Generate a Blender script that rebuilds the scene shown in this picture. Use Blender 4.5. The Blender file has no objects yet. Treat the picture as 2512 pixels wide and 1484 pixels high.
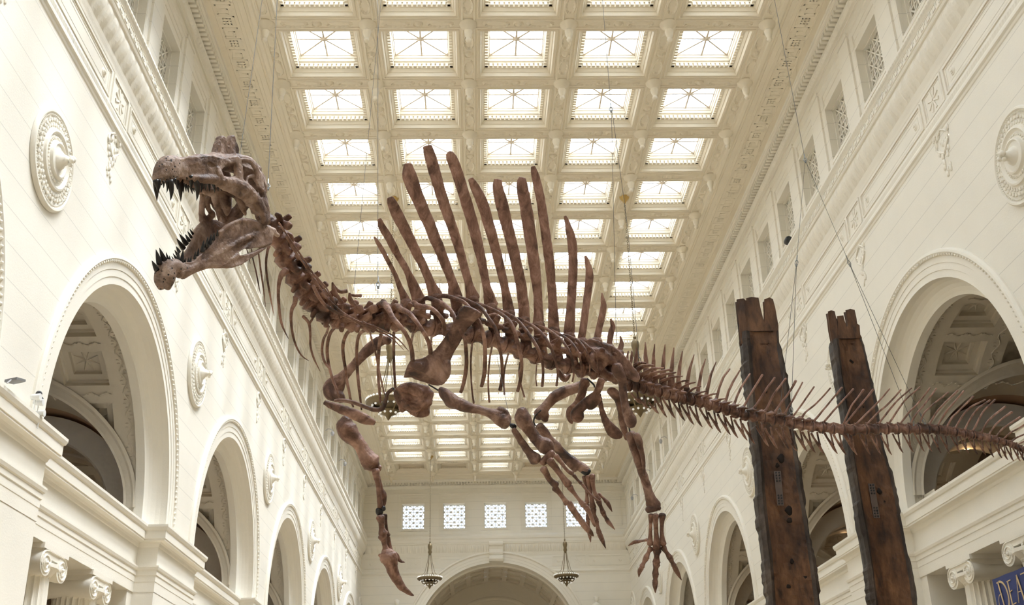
import bpy, math, random
import numpy as np
from mathutils import Vector, Matrix, Euler

# ------------------------------------------------------------------ camera, world, sun, exposure
PW, PH, FPX = 2512, 1484, 2678.5
CAMLOC = Vector((-1.40, 0.0, 1.80))
CEIL = 22.69                       # level of the coffered soffit
_rx, _ro, _rz = math.radians(90 + 23.87195), math.radians(-1.40830), math.radians(-2.16081)
CAMROT = (Matrix.Rotation(_rz, 3, 'Z') @ Matrix.Rotation(_rx, 3, 'X') @ Matrix.Rotation(_ro, 3, 'Z'))
scene = bpy.context.scene
COL = scene.collection
cam_data = bpy.data.cameras.new('camera')
cam_data.sensor_fit = 'HORIZONTAL'; cam_data.sensor_width = 36.0
cam_data.lens = 36.0 * FPX / PW
cam_data.clip_start = 0.05; cam_data.clip_end = 600
cam_data.dof.use_dof = True
cam_data.dof.focus_distance = 10.3
cam_data.dof.aperture_fstop = 7.5
cam = bpy.data.objects.new('camera', cam_data)
cam.matrix_world = Matrix.Translation(CAMLOC) @ CAMROT.to_4x4()
COL.objects.link(cam)
scene.camera = cam

world = bpy.data.worlds.new('sky'); scene.world = world; world.use_nodes = True
_wn = world.node_tree.nodes; _wl = world.node_tree.links
_bg = _wn['Background']
_wtc = _wn.new('ShaderNodeTexCoord')
_wno = _wn.new('ShaderNodeTexNoise'); _wno.inputs['Scale'].default_value = 2.2; _wno.inputs['Detail'].default_value = 4
_wr = _wn.new('ShaderNodeValToRGB')
_wr.color_ramp.elements[0].position = 0.40; _wr.color_ramp.elements[0].color = (0.48, 0.68, 1.0, 1)
_wr.color_ramp.elements[1].position = 0.55; _wr.color_ramp.elements[1].color = (0.87, 0.94, 1.0, 1)
_wl.new(_wtc.outputs['Generated'], _wno.inputs['Vector']); _wl.new(_wno.outputs['Fac'], _wr.inputs['Fac'])
_wl.new(_wr.outputs['Color'], _bg.inputs['Color'])
_bg.inputs['Strength'].default_value = 9.0

sun_data = bpy.data.lights.new('sun', 'SUN')
sun_data.energy = 24.0; sun_data.angle = math.radians(28); sun_data.color = (0.96, 0.975, 1.0)
sun = bpy.data.objects.new('sun', sun_data); COL.objects.link(sun)
sun.rotation_euler = Vector((-0.52, 0.10, -1.0)).to_track_quat('-Z', 'Y').to_euler()
sun.location = (20, 20, 60)

scene.view_settings.view_transform = 'Standard'
scene.view_settings.look = 'None'
scene.view_settings.gamma = 1
scene.view_settings.use_curve_mapping = False
scene.view_settings.exposure = -0.10
try:
    scene.cycles.max_bounces = 10; scene.cycles.diffuse_bounces = 6; scene.cycles.transparent_max_bounces = 12
    scene.cycles.sample_clamp_indirect = 8.0
except Exception: pass

def P(u, v, d):
    """place a photographed point d metres in front of the camera into the hall (world coordinates)"""
    return CAMLOC + CAMROT @ Vector(((u - PW / 2) / FPX * d, (PH / 2 - v) / FPX * d, -d))
def ray(u, v):
    return CAMROT @ Vector(((u - PW / 2) / FPX, (PH / 2 - v) / FPX, -1.0))
def hit(u, v, ax, val):
    r = ray(u, v); return CAMLOC + r * ((val - CAMLOC[ax]) / r[ax])

# ------------------------------------------------------------------ mesh helpers
class MB:
    def __init__(s): s.v = []; s.f = []
    def add(s, vs, fs):
        o = len(s.v); s.v.extend([tuple(x) for x in vs]); s.f.extend([tuple(i + o for i in f) for f in fs])
    def quad(s, a, b, c, d): s.add([a, b, c, d], [(0, 1, 2, 3)])
    def box(s, x0, x1, y0, y1, z0, z1):
        s.add([(x0,y0,z0),(x1,y0,z0),(x1,y1,z0),(x0,y1,z0),(x0,y0,z1),(x1,y0,z1),(x1,y1,z1),(x0,y1,z1)],
              [(0,3,2,1),(4,5,6,7),(0,1,5,4),(1,2,6,5),(2,3,7,6),(3,0,4,7)])
    def grid(s, rows, closed_u=False, closed_v=False, cap=False):
        n = len(rows); m = len(rows[0]); o = len(s.v)
        for r in rows: s.v.extend([tuple(p) for p in r])
        for i in range(n if closed_v else n - 1):
            for j in range(m if closed_u else m - 1):
                a = i * m + j; b = i * m + (j + 1) % m; c = ((i + 1) % n) * m + (j + 1) % m; d = ((i + 1) % n) * m + j
                s.f.append((o + a, o + b, o + c, o + d))
        if cap:
            s.f.append(tuple(o + j for j in reversed(range(m)))); s.f.append(tuple(o + (n - 1) * m + j for j in range(m)))
    def tube(s, pts, r, n=6, cap=True):
        pts = [Vector(p) for p in pts]
        rows = []
        for i, p in enumerate(pts):
            t = (pts[min(i + 1, len(pts) - 1)] - pts[max(i - 1, 0)]).normalized()
            a = Vector((0, 0, 1)) if abs(t.z) < 0.9 else Vector((1, 0, 0))
            u = t.cross(a).normalized(); w = t.cross(u)
            rr = r[i] if isinstance(r, (list, tuple)) else r
            rows.append([p + (u * math.cos(2 * math.pi * k / n) + w * math.sin(2 * math.pi * k / n)) * rr for k in range(n)])
        s.grid(rows, closed_u=True, cap=cap)
    def lathe(s, prof, n=24, c=(0, 0, 0), axis='z'):
        rows = []
        for r, h in prof:
            row = []
            for k in range(n):
                a = 2 * math.pi * k / n; x, y = r * math.cos(a), r * math.sin(a)
                if axis == 'z': row.append((c[0] + x, c[1] + y, c[2] + h))
                elif axis == 'x': row.append((c[0] + h, c[1] + x, c[2] + y))
                else: row.append((c[0] + x, c[1] + h, c[2] + y))
            rows.append(row)
        s.grid(rows, closed_u=True, cap=True)
    def sphere(s, c, r, n=10, m=6, sc=(1, 1, 1)):
        rows = []
        for i in range(m + 1):
            ph = math.pi * i / m; rr = max(math.sin(ph), 1e-3)
            rows.append([(c[0] + r * sc[0] * rr * math.cos(2 * math.pi * k / n), c[1] + r * sc[1] * rr * math.sin(2 * math.pi * k / n), c[2] + r * sc[2] * math.cos(ph)) for k in range(n)])
        s.grid(rows, closed_u=True, cap=True)
    def sweep(s, path, prof, closed=False):
        """path: plan points (x,y); prof: (offset to the left of the path, z)"""
        n = len(path); rows = []
        for i in range(n):
            p = Vector(path[i])
            a = Vector(path[i - 1]) if (i > 0 or closed) else None
            b = Vector(path[(i + 1) % n]) if (i < n - 1 or closed) else None
            d1 = (p - a).normalized() if a is not None else None
            d2 = (b - p).normalized() if b is not None else None
            if d1 is None: d1 = d2
            if d2 is None: d2 = d1
            n1 = Vector((-d1.y, d1.x)); n2 = Vector((-d2.y, d2.x)); m = (n1 + n2).normalized()
            k = 1.0 / max(m.dot(n1), 0.3)
            rows.append([(p.x + m.x * o * k, p.y + m.y * o * k, z) for o, z in prof])
        s.grid(rows, closed_v=closed)
    def build(s, name, mat, parent=None, smooth=False, mats=None):
        me = bpy.data.meshes.new(name)
        me.from_pydata([tuple(v) for v in s.v], [], s.f)
        me.update()
        if mat: me.materials.append(mat)
        if smooth:
            me.polygons.foreach_set('use_smooth', [True] * len(me.polygons))
            if smooth != 'all':
                try: me.set_sharp_from_angle(angle=math.radians(40))
                except Exception: pass
        o = bpy.data.objects.new(name, me); COL.objects.link(o)
        if parent: o.parent = parent
        return o
def empty(name, loc=(0, 0, 0), rz=0):
    o = bpy.data.objects.new(name, None); COL.objects.link(o); o.location = loc; o.rotation_euler = (0, 0, rz); o.empty_display_size = .2
    return o
def tag(o, label, cat, group=None):
    o['label'] = label; o['category'] = cat
    if group: o['group'] = group
    return o
def struct(o): o['kind'] = 'structure'; return o
def copy_tree(o, parent=None):
    c = o.copy(); COL.objects.link(c); c.parent = parent
    for ch in list(o.children): copy_tree(ch, c)
    return c

# ------------------------------------------------------------------ materials
def new_mat(name):
    m = bpy.data.materials.new(name); m.use_nodes = True
    return m, m.node_tree.nodes, m.node_tree.links, m.node_tree.nodes['Principled BSDF']
def plaster(name, col, rough=0.62, joints=0.0, bump=0.15, scale=1.5, pitch=0.60, relief=0.0, rscale=14):
    m, N, L, b = new_mat(name)
    tc = N.new('ShaderNodeTexCoord')
    no = N.new('ShaderNodeTexNoise'); no.inputs['Scale'].default_value = scale; no.inputs['Detail'].default_value = 5
    L.new(tc.outputs['Object'], no.inputs['Vector'])
    mx = N.new('ShaderNodeMix'); mx.data_type = 'RGBA'
    mx.inputs[6].default_value = tuple(c * 0.955 for c in col) + (1,); mx.inputs[7].default_value = tuple(min(1, c * 1.03) for c in col) + (1,)
    L.new(no.outputs['Fac'], mx.inputs[0])
    src = mx.outputs[2]
    bsrc = None
    if joints > 0:
        sp = N.new('ShaderNodeSeparateXYZ'); L.new(tc.outputs['Object'], sp.inputs[0])
        dv = N.new('ShaderNodeMath'); dv.operation = 'DIVIDE'; dv.inputs[1].default_value = pitch; L.new(sp.outputs['Z'], dv.inputs[0])
        fr = N.new('ShaderNodeMath'); fr.operation = 'FRACT'; L.new(dv.outputs[0], fr.inputs[0])
        lt = N.new('ShaderNodeMath'); lt.operation = 'LESS_THAN'; lt.inputs[1].default_value = 0.028; L.new(fr.outputs[0], lt.inputs[0])
        ml = N.new('ShaderNodeMath'); ml.operation = 'MULTIPLY'; ml.inputs[1].default_value = joints; L.new(lt.outputs[0], ml.inputs[0])
        m2 = N.new('ShaderNodeMix'); m2.data_type = 'RGBA'; L.new(ml.outputs[0], m2.inputs[0]); L.new(src, m2.inputs[6])
        m2.inputs[7].default_value = tuple(c * 0.55 for c in col) + (1,)
        src = m2.outputs[2]
    L.new(src, b.inputs['Base Color']); b.inputs['Roughness'].default_value = rough
    bp = N.new('ShaderNodeBump'); bp.inputs['Strength'].default_value = bump; bp.inputs['Distance'].default_value = 0.02
    n2 = N.new('ShaderNodeTexNoise'); n2.inputs['Scale'].default_value = 30 if relief == 0 else rscale; n2.inputs['Detail'].default_value = 3
    L.new(tc.outputs['Object'], n2.inputs['Vector']); L.new(n2.outputs['Fac'], bp.inputs['Height'])
    if relief > 0:
        bp.inputs['Strength'].default_value = relief; bp.inputs['Distance'].default_value = 0.05
        vo = N.new('ShaderNodeTexVoronoi'); vo.inputs['Scale'].default_value = rscale
        L.new(tc.outputs['Object'], vo.inputs['Vector']); L.new(vo.outputs['Distance'], bp.inputs['Height'])
    L.new(bp.outputs['Normal'], b.inputs['Normal'])
    return m
CREAM = (0.815, 0.775, 0.682)
M_WALL = plaster('cream_wall_plaster', CREAM, joints=0.5)
M_PLAIN = plaster('cream_plain_plaster', CREAM)
M_ORN = plaster('cream_ornament_plaster', CREAM, relief=0.55, rscale=9)
M_CEIL = plaster('cream_ceiling_plaster', (0.795, 0.722, 0.585))
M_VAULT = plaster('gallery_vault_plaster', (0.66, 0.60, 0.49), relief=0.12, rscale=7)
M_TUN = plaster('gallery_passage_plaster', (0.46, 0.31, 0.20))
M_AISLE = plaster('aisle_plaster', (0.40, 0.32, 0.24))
def simple(name, col, rough=0.5, metal=0.0, emit=None, es=0):
    m, N, L, b = new_mat(name)
    tc = N.new('ShaderNodeTexCoord'); no = N.new('ShaderNodeTexNoise'); no.inputs['Scale'].default_value = 12
    L.new(tc.outputs['Object'], no.inputs['Vector'])
    mx = N.new('ShaderNodeMix'); mx.data_type = 'RGBA'
    mx.inputs[6].default_value = tuple(c * 0.85 for c in col) + (1,); mx.inputs[7].default_value = tuple(min(1, c * 1.12) for c in col) + (1,)
    L.new(no.outputs['Fac'], mx.inputs[0]); L.new(mx.outputs[2], b.inputs['Base Color'])
    b.inputs['Roughness'].default_value = rough; b.inputs['Metallic'].default_value = metal
    if emit: b.inputs['Emission Color'].default_value = emit + (1,); b.inputs['Emission Strength'].default_value = es
    return m
M_BRASS = simple('aged_brass', (0.55, 0.38, 0.14), 0.35, 0.9)
M_BRONZE = simple('dull_bronze', (0.20, 0.15, 0.08), 0.5, 0.6)
M_STEEL = simple('steel', (0.45, 0.47, 0.49), 0.35, 0.9)
M_CABLE = simple('dull_steel_wire', (0.13, 0.135, 0.14), 0.8, 0.0)
M_DARK = simple('unlit_attic_pane', (0.06, 0.052, 0.05), 0.5)  # opaque pane; darkness of the unlit attic behind is put into its colour
M_GREY = simple('grey_metal_housing', (0.42, 0.42, 0.43), 0.5)
M_BLACK = simple('black_paint', (0.02, 0.02, 0.022), 0.4)
M_WHITE = simple('white_plastic', (0.75, 0.75, 0.74), 0.4)
M_MUNTIN = simple('painted_glazing_bar', (0.62, 0.53, 0.42), 0.6)
M_FLOOR = plaster('pale_stone_floor', (0.50, 0.395, 0.26), rough=0.35)
M_BULB = simple('frosted_bulb', (0.95, 0.95, 0.93), 0.3, 0, (1.0, 0.97, 0.9), 0.35)
M_LAMP = simple('lit_lamp', (1, .8, .5), 0.4, 0, (1.0, 0.62, 0.25), 60)
def glass_mat():
    m, N, L, b = new_mat('clear_skylight_glass')
    N.remove(b); out = N['Material Output']
    tr = N.new('ShaderNodeBsdfTransparent'); tr.inputs[0].default_value = (0.96, 0.98, 0.99, 1)
    gl = N.new('ShaderNodeBsdfGlossy'); gl.inputs['Roughness'].default_value = 0.05
    mx = N.new('ShaderNodeMixShader'); mx.inputs[0].default_value = 0.04; L.new(tr.outputs[0], mx.inputs[1]); L.new(gl.outputs[0], mx.inputs[2])
    L.new(mx.outputs[0], out.inputs['Surface'])
    return m
M_GLASS = glass_mat()

# ------------------------------------------------------------------ hall dimensions
WX = 9.65; YE = 79.6; YB = -7.0
BAYP = 12.04; BAYC = 24.65
BAYS = [BAYC + BAYP * k for k in range(-2, 5)]          # arch centres along the hall
PIERS = [BAYC - BAYP / 2 + BAYP * k for k in range(-2, 6)]
RI, RO, ZA = 4.45, 5.12, 8.40

fl = MB(); fl.box(-19, 19, YB - .5, YE + 12, -0.3, 0.0)
struct(fl.build('floor', M_FLOOR))

# --- ceiling: coffers
QP = 3.0096; YC0 = 26.118 - 1.095
ROWS = list(range(-9, 18))
c = MB()
prof = [(1.505, 0), (1.36, 0), (1.35, -.035), (1.30, -.035), (1.285, 0), (1.235, 0), (1.225, -.03), (1.19, -.03), (1.19, 0), (1.135, 0), (1.10, .11), (1.075, .115), (1.02, .21), (1.0, .215), (1.0, .35), (.955, .36), (.945, .40), (.90, .42), (.885, .50), (.86, .52), (.85, .62), (.85, .70)]
def sq(h, z, cx, cy): return [(cx - h, cy - h * (QP / 2 / 1.505 if h > 1.5 else 1), z), (cx + h, cy - h * (QP / 2 / 1.505 if h > 1.5 else 1), z), (cx + h, cy + h * (QP / 2 / 1.505 if h > 1.5 else 1), z), (cx - h, cy + h * (QP / 2 / 1.505 if h > 1.5 else 1), z)]
for n in ROWS:
    cy = YC0 + QP * n
    for k in range(5):
        cx = (k - 2) * 3.01
        c.grid([sq(h, CEIL + z, cx, cy) for h, z in prof], closed_u=True)
        for i in range(14):                                   # dentils round the shaft
            a = -0.94 + 1.88 * i / 13
            for s in (-1, 1):
                c.box(cx + a - .045, cx + a + .045, cy + s * .995, cy + s * .90, CEIL + .225, CEIL + .335)
                c.box(cx + s * .995, cx + s * .90, cy + a - .045, cy + a + .045, CEIL + .225, CEIL + .335)
YG0 = YC0 + QP * ROWS[0] - QP / 2; YG1 = YC0 + QP * ROWS[-1] + QP / 2; XG = 7.525
# flat border with mouldings, swept round the coffer field (offset runs outwards)
c.sweep([(-XG, YG0), (-XG, YG1), (XG, YG1), (XG, YG0)], [(0, CEIL), (.08, CEIL), (.10, CEIL - .05), (.20, CEIL - .05), (.24, CEIL - .09), (.34, CEIL - .10), (.40, CEIL - .06), (.46, CEIL - .06), (.46, CEIL - .09), (.62, CEIL - .09), (.63, CEIL - .10)], closed=True)
XB = XG + .63
ceil_z = CEIL - .10
c.quad((-9.15, YG0 - 5, ceil_z), (-XB, YG0 - 5, ceil_z), (-XB, YE - .5, ceil_z), (-9.15, YE - .5, ceil_z))
c.quad((9.15, YG0 - 5, ceil_z), (XB, YG0 - 5, ceil_z), (XB, YE - .5, ceil_z), (9.15, YE - .5, ceil_z))
c.quad((-XB, YG1 + .63, ceil_z), (XB, YG1 + .63, ceil_z), (XB, YE - .5, ceil_z), (-XB, YE - .5, ceil_z))
c.quad((-XB, YG0 - 5, ceil_z), (XB, YG0 - 5, ceil_z), (XB, YG0 - .63, ceil_z), (-XB, YG0 - .63, ceil_z))
# greek-key meander in low relief on the border
def key(y, x, s):
    w = .020; z0, z1 = ceil_z - .006, ceil_z
    segs = [((0, 0), (0, .42)), ((0, .42), (.40, .42)), ((.40, .42), (.40, .12)), ((.40, .12), (.18, .12)), ((.18, .12), (.18, .27)), ((0, 0), (.0, -.0)), ((.52, .0), (.52, .42)), ((.52, .0), (.92, .0)), ((.62, .12), (.62, .32)), ((.74, .12), (.74, .32)), ((.62, .32), (.86, .32)), ((.86, .12), (.86, .32)), ((.62, .12), (.86, .12)), ((.62, .22), (.86, .22))]
    for (a, b), (d, e) in segs:
        ya, yb = sorted((y + a, y + d)); xa, xb = sorted((x + s * b, x + s * e))
        c.box(xa - w, xb + w, ya - w, yb + w, z0, z1)
for i in range(48):
    for s in (-1, 1): key(14 + i * 1.05, s * 8.38, s)
for s in (-1, 1):
    c.box(s * 8.28 - .02, s * 8.28 + .02, YB, YE - .6, ceil_z - .02, ceil_z); c.box(s * 8.92 - .02, s * 8.92 + .02, YB, YE - .6, ceil_z - .02, ceil_z)
# laurel wreaths and rosettes on the ribs
def wreath(cx, cy, rx, ry, lx):
    n = 26; rows = []
    for i in range(n):
        a = 2 * math.pi * i / n; w = .045 * (1 + .55 * (i % 2))
        ca, sa = math.cos(a), math.sin(a)
        rows.append([(cx + ca * (rx - w), cy + sa * (ry - w), CEIL), (cx + ca * rx, cy + sa * ry, CEIL - .06), (cx + ca * (rx + w), cy + sa * (ry + w), CEIL)])
    c.grid(rows, closed_v=True)
def rosette(cx, cy, r):
    rows = []
    for rr, z in ((r, 0), (r * .85, -.05), (r * .7, -.015), (r * .45, -.05), (r * .2, -.08)):
        rows.append([(cx + rr * math.cos(2 * math.pi * k / 12), cy + rr * math.sin(2 * math.pi * k / 12), CEIL + z) for k in range(12)])
    c.grid(rows, closed_u=True, cap=True)
for n in [r for r in ROWS if r >= -1]:
    for k in range(6):
        x = (k - 2.5) * 3.01; y = YC0 + QP * n
        rosette(x, y, .16)
        for s in (-1, 1): wreath(x, y + s * .66, .15, .36, 0)
    for k in range(5):
        x = (k - 2) * 3.01; y = YC0 + QP * (n - .5)
        rosette(x, y, .16)
        for s in (-1, 1): wreath(x + s * .66, y, .36, .15, 0)
ceiling = struct(c.build('ceiling', M_CEIL))
# pendants at the rib crossings
pm = MB()
pm.lathe([(.26, 0), (.27, -.04), (.23, -.10), (.12, -.20), (.10, -.24), (.13, -.28), (.11, -.40), (.075, -.50), (.06, -.53), (.085, -.58), (.07, -.64), (.02, -.68)], n=14)
proto = None; cnt = 0
for n in range(0, 19):
    for k in range(6):
        loc = ((k - 2.5) * 3.01, YC0 + QP * (n - .5), CEIL)
        if cnt < 98:
            if proto is None: proto = pm.build('pendant', M_CEIL, ceiling, smooth=True); o = proto
            else: o = proto.copy(); COL.objects.link(o)
            o.location = loc
        else:
            if cnt == 98: rest = MB()
            rest.add([(x + loc[0], y + loc[1], z + loc[2]) for x, y, z in pm.v], pm.f)
        cnt += 1
ro = rest.build('pendant', M_CEIL, ceiling, smooth=True); ro['kind'] = 'stuff'
# skylight windows over every coffer
wi = [0]
def wname(): wi[0] += 1; return 'window_%d' % wi[0]
g = MB(); g.quad((-.86, -.86, 0), (.86, -.86, 0), (.86, .86, 0), (-.86, .86, 0))
mu = MB()
for a in range(4):
    t = a * math.pi / 4; L_ = .85 if a % 2 == 0 else 1.19
    dx, dy = math.cos(t), math.sin(t); w = .026
    mu.add([(-dx * L_ - dy * w, -dy * L_ + dx * w, -.05), (dx * L_ - dy * w, dy * L_ + dx * w, -.05), (dx * L_ + dy * w, dy * L_ - dx * w, -.05), (-dx * L_ + dy * w, -dy * L_ - dx * w, -.05),
            (-dx * L_ - dy * w, -dy * L_ + dx * w, .03), (dx * L_ - dy * w, dy * L_ + dx * w, .03), (dx * L_ + dy * w, dy * L_ - dx * w, .03), (-dx * L_ + dy * w, -dy * L_ - dx * w, .03)],
           [(0, 1, 2, 3), (4, 5, 6, 7), (0, 1, 5, 4), (2, 3, 7, 6)])
mu.lathe([(.11, .02), (.11, -.05), (.05, -.09), (.02, -.10)], n=10)
for s in (-1, 1):
    mu.box(-.86, .86, s * .85 - .02, s * .85 + .02, -.03, .05); mu.box(s * .85 - .02, s * .85 + .02, -.86, .86, -.03, .05)
g_painted = []
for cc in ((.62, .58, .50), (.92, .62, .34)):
    mc = simple('painted_light_skylight_%d' % len(g_painted), cc, .7); oo = g.build('painted_light_pane', mc); g_painted.append(oo.data); bpy.data.objects.remove(oo)
w0 = None
for n in ROWS:
    for k in range(5):
        if w0 is None:
            w0 = g.build(wname(), M_GLASS); fr0 = mu.build('glazing_bars', M_MUNTIN, w0); struct(w0); o = w0
        else:
            o = w0.copy(); o.name = wname(); COL.objects.link(o); f2 = fr0.copy(); f2.parent = o; COL.objects.link(f2)
        o.location = ((k - 2) * 3.01, YC0 + QP * n, CEIL + .63)
        if n == 17 and k in (0, 1, 3):          # three last-row panes: warm glow and dimness painted in as opaque colour
            o.data = g_painted[k != 1]

# --- upper cornice with dentils (runs right round the hall)
ROOM = [(-WX, YB), (WX, YB), (WX, YE), (-WX, YE)]
t1 = MB()
t1.sweep(ROOM, [(.56, ceil_z), (.54, ceil_z - .03), (.53, ceil_z - .10), (.50, ceil_z - .13), (.47, ceil_z - .135), (.47, ceil_z - .20), (.22, ceil_z - .20), (.22, ceil_z - .38), (.26, ceil_z - .39), (.25, ceil_z - .42), (.20, ceil_z - .45), (.10, ceil_z - .55), (.08, ceil_z - .56), (.08, ceil_z - .60), (.03, ceil_z - .61), (.03, ceil_z - .90), (.09, ceil_z - .92), (.09, ceil_z - .97), (.05, ceil_z - 1.0), (.04, ceil_z - 1.16), (.02, ceil_z - 1.17), (.02, ceil_z - 1.34), (0, ceil_z - 1.35)], closed=True)
y = 12.0
while y < YE - .4:
    for s in (-1, 1):
        t1.box(*sorted((s * (WX - .44), s * (WX - .20))), y, y + .125, ceil_z - .34, ceil_z - .20)
    y += .215
x = -9.2
while x < 9.15:
    t1.box(x, x + .125, YE - .44, YE - .20, ceil_z - .34, ceil_z - .20); x += .215
struct(t1.build('trim_1', M_PLAIN))
# --- egg course below the dentils, main entablature
t2 = MB()
t2.sweep(ROOM, [(0, 18.92), (.05, 18.88), (.10, 18.84), (.12, 18.62), (.20, 18.58), (.27, 18.50), (.34, 18.46), (.38, 18.40), (.38, 18.26), (.35, 18.20), (.33, 18.18), (.33, 17.97), (.30, 17.95), (.32, 17.90), (.30, 17.85), (.26, 17.83)], closed=True)
t2.sweep(ROOM, [(.08, 17.28), (.06, 17.20), (.035, 17.12), (.02, 17.05), (.008, 17.03), (.0, 17.025)], closed=True)
t2.sweep([(-4.0, YE), (-WX, YE), (-WX, YB), (WX, YB), (WX, YE), (4.0, YE)], [(.008, 17.03), (.008, 16.22), (.03, 16.20), (.03, 16.0), (.05, 15.97), (.075, 15.90), (.075, 15.84), (.03, 15.80), (.02, 15.74), (0, 15.72)])
def scallop(p0, p1, nrm, rows, per, amp, step=.06):
    """moulding with a repeated leaf relief, running p0 -> p1"""
    p0 = Vector(p0); p1 = Vector(p1); L_ = (p1 - p0).length; n = int(L_ / step); R = []
    for i in range(n + 1):
        s = L_ * i / n; p = p0.lerp(p1, i / n); row = []
        for j, (o, z) in enumerate(rows):
            k = math.sin(math.pi * j / (len(rows) - 1))
            oo = o + amp * k * (abs(math.sin(math.pi * (s / per))) - .5) + .35 * amp * k * math.sin(2 * math.pi * s / per * 3)
            row.append((p.x + nrm[0] * oo, p.y + nrm[1] * oo, z))
        R.append(row)
    t2.grid(R)
leaf = [(.26, 17.83), (.255, 17.74), (.24, 17.66), (.21, 17.56), (.17, 17.46), (.12, 17.36), (.08, 17.28)]
for s in (-1, 1): scallop((s * WX, 12, 0), (s * WX, YE - .2, 0), (-s, 0), leaf, .42, .055, .07)
scallop((-WX + .2, YE, 0), (WX - .2, YE, 0), (0, -1), leaf, .42, .055, .07)
egg = [(.25, 22.18), (.235, 22.12), (.17, 22.05), (.10, 22.04)]
for s in (-1, 1): scallop((s * WX, 12, 0), (s * WX, YE - .2, 0), (-s, 0), egg, .19, .03, .065)
# egg row on top of the big cornice and a bead row at the foot of the architrave
for s in (-1, 1):
    scallop((s * WX, 12, 0), (s * WX, YE - .3, 0), (-s, 0), [(.385, 18.40), (.41, 18.36), (.41, 18.30), (.38, 18.25)], .15, .02, .075)
    scallop((s * WX, 12, 0), (s * WX, YE - .3, 0), (-s, 0), [(.03, 16.19), (.05, 16.10), (.03, 16.0)], .12, .02, .06)
def dentil_key(axis, a0, a1, s):
    a = a0
    while a < a1:
        for (q0, q1, z0, z1) in ((0, .30, 18.14, 18.155), (.0, .015, 18.0, 18.15), (.15, .165, 18.0, 18.10), (.0, .165, 18.0, 18.015), (.29, .305, 18.05, 18.15)):
            if axis == 'y': t2.box(s * (WX - .345), s * (WX - .33), a + q0, a + q1, z0, z1)
            else: t2.box(a + q0, a + q1, YE - .345, YE - .33, z0, z1)
        a += .36
for s in (-1, 1): dentil_key('y', 15, 60, s)
struct(t2.build('trim_2', M_PLAIN))
# --- frieze panels and square lattice ornaments
t3 = MB()
def rect_frame(axis, s, a0, a1, z0, z1, w, o0, o1):
    """raised frame on a wall: axis 'y' = side walls (s = side), 'x' = end wall"""
    for (p0, p1, q0, q1) in ((a0, a1, z0, z0 + w), (a0, a1, z1 - w, z1), (a0, a0 + w, z0 + w, z1 - w), (a1 - w, a1, z0 + w, z1 - w)):
        if axis == 'y': t3.box(*sorted((s * (WX - o0), s * (WX - o1))), p0, p1, q0, q1)
        else: t3.box(p0, p1, YE - o1, YE - o0, q0, q1)
def disc(axis, s, a, z, r, o):
    if axis == 'y':
        for rr, oo in ((r, o), (r * .7, o + .02), (r * .35, o + .045)): t3.lathe([(rr, 0), (rr * .8, -s * oo)], n=14, c=(s * WX, a, z), axis='x')
    else:
        for rr, oo in ((r, o), (r * .7, o + .02), (r * .35, o + .045)): t3.lathe([(rr, 0), (rr * .8, -oo)], n=14, c=(a, YE, z), axis='y')
def star(axis, s, a, z, h):
    for i in range(8):
        t = math.pi / 8 + i * math.pi / 4; t1_ = t - .13; t2_ = t + .13
        pts = [(0.04, t - .5), (h, t1_), (h, t2_), (0.04, t + .5)]
        q = []
        for o in (0.0, .035):
            for r, an in pts:
                dy, dz = r * math.cos(an), r * math.sin(an)
                q.append((s * (WX - o), a + dy, z + dz) if axis == 'y' else (a + dy, YE - o, z + dz))
        t3.add(q, [(4, 5, 6, 7), (0, 1, 5, 4), (1, 2, 6, 5), (2, 3, 7, 6), (3, 0, 4, 7)])
def ornament_cell(axis, s, a, span):
    zc = 16.60
    rect_frame(axis, s, a - .58, a + .58, zc - .40, zc + .40, .06, 0.009, .045)
    rect_frame(axis, s, a - .46, a + .46, zc - .32, zc + .32, .025, 0, .02)
    star(axis, s, a, zc, .30)
def long_panel(axis, s, a0, a1):
    zc = 16.60
    rect_frame(axis, s, a0, a1, zc - .36, zc + .36, .05, 0, .045)
    rect_frame(axis, s, a0 + .11, a1 - .11, zc - .27, zc + .27, .02, 0, .02)
    rect_frame(axis, s, a0 + .26, a1 - .26, zc - .17, zc + .17, .015, 0, .014)
    disc(axis, s, a0 + .45, zc, .12, .03); disc(axis, s, a1 - .45, zc, .12, .03)
for s in (-1, 1):
    for k in range(0, 11):
        a = 15.64 + 6.02 * k
        if a > YE - 1: continue
        ornament_cell('y', s, a, 0); long_panel('y', s, a + .72, min(a + 6.02 - .72, YE - .25))
for s in (-1, 1):
    ornament_cell('x', 1, s * 5.94, 0); long_panel('x', 1, min(s * 6.68, s * 9.45), max(s * 6.68, s * 9.45))
    long_panel('x', 1, min(s * 4.05, s * 5.2), max(s * 4.05, s * 5.2))
struct(t3.build('trim_3', M_PLAIN))
# --- leafy drops hanging under the square ornaments
t4 = MB(); random.seed(4)
for s in (-1, 1):
    for k in range(0, 11):
        a = 15.64 + 6.02 * k
        if a > YE - 1: continue
        for i in range(26):
            f = i / 25; z = 15.74 - 1.15 * f
            wdt = .42 * (1 - f) + .03 if f < .55 else .16
            yy = a + random.uniform(-1, 1) * wdt
            t4.sphere((s * (WX - .01), yy, z), random.uniform(.045, .085), 6, 4, (.5, 1, 1.2))
        for q in (-1, 1):
            pts = [(s * (WX - .02), a + q * (.05 + .30 * math.sin(t * 3.4)), 15.72 - .62 * t) for t in np.linspace(0, 1, 9)]
            t4.tube(pts, .028, 5)
struct(t4.build('trim_4', M_PLAIN, smooth=True))

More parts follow.
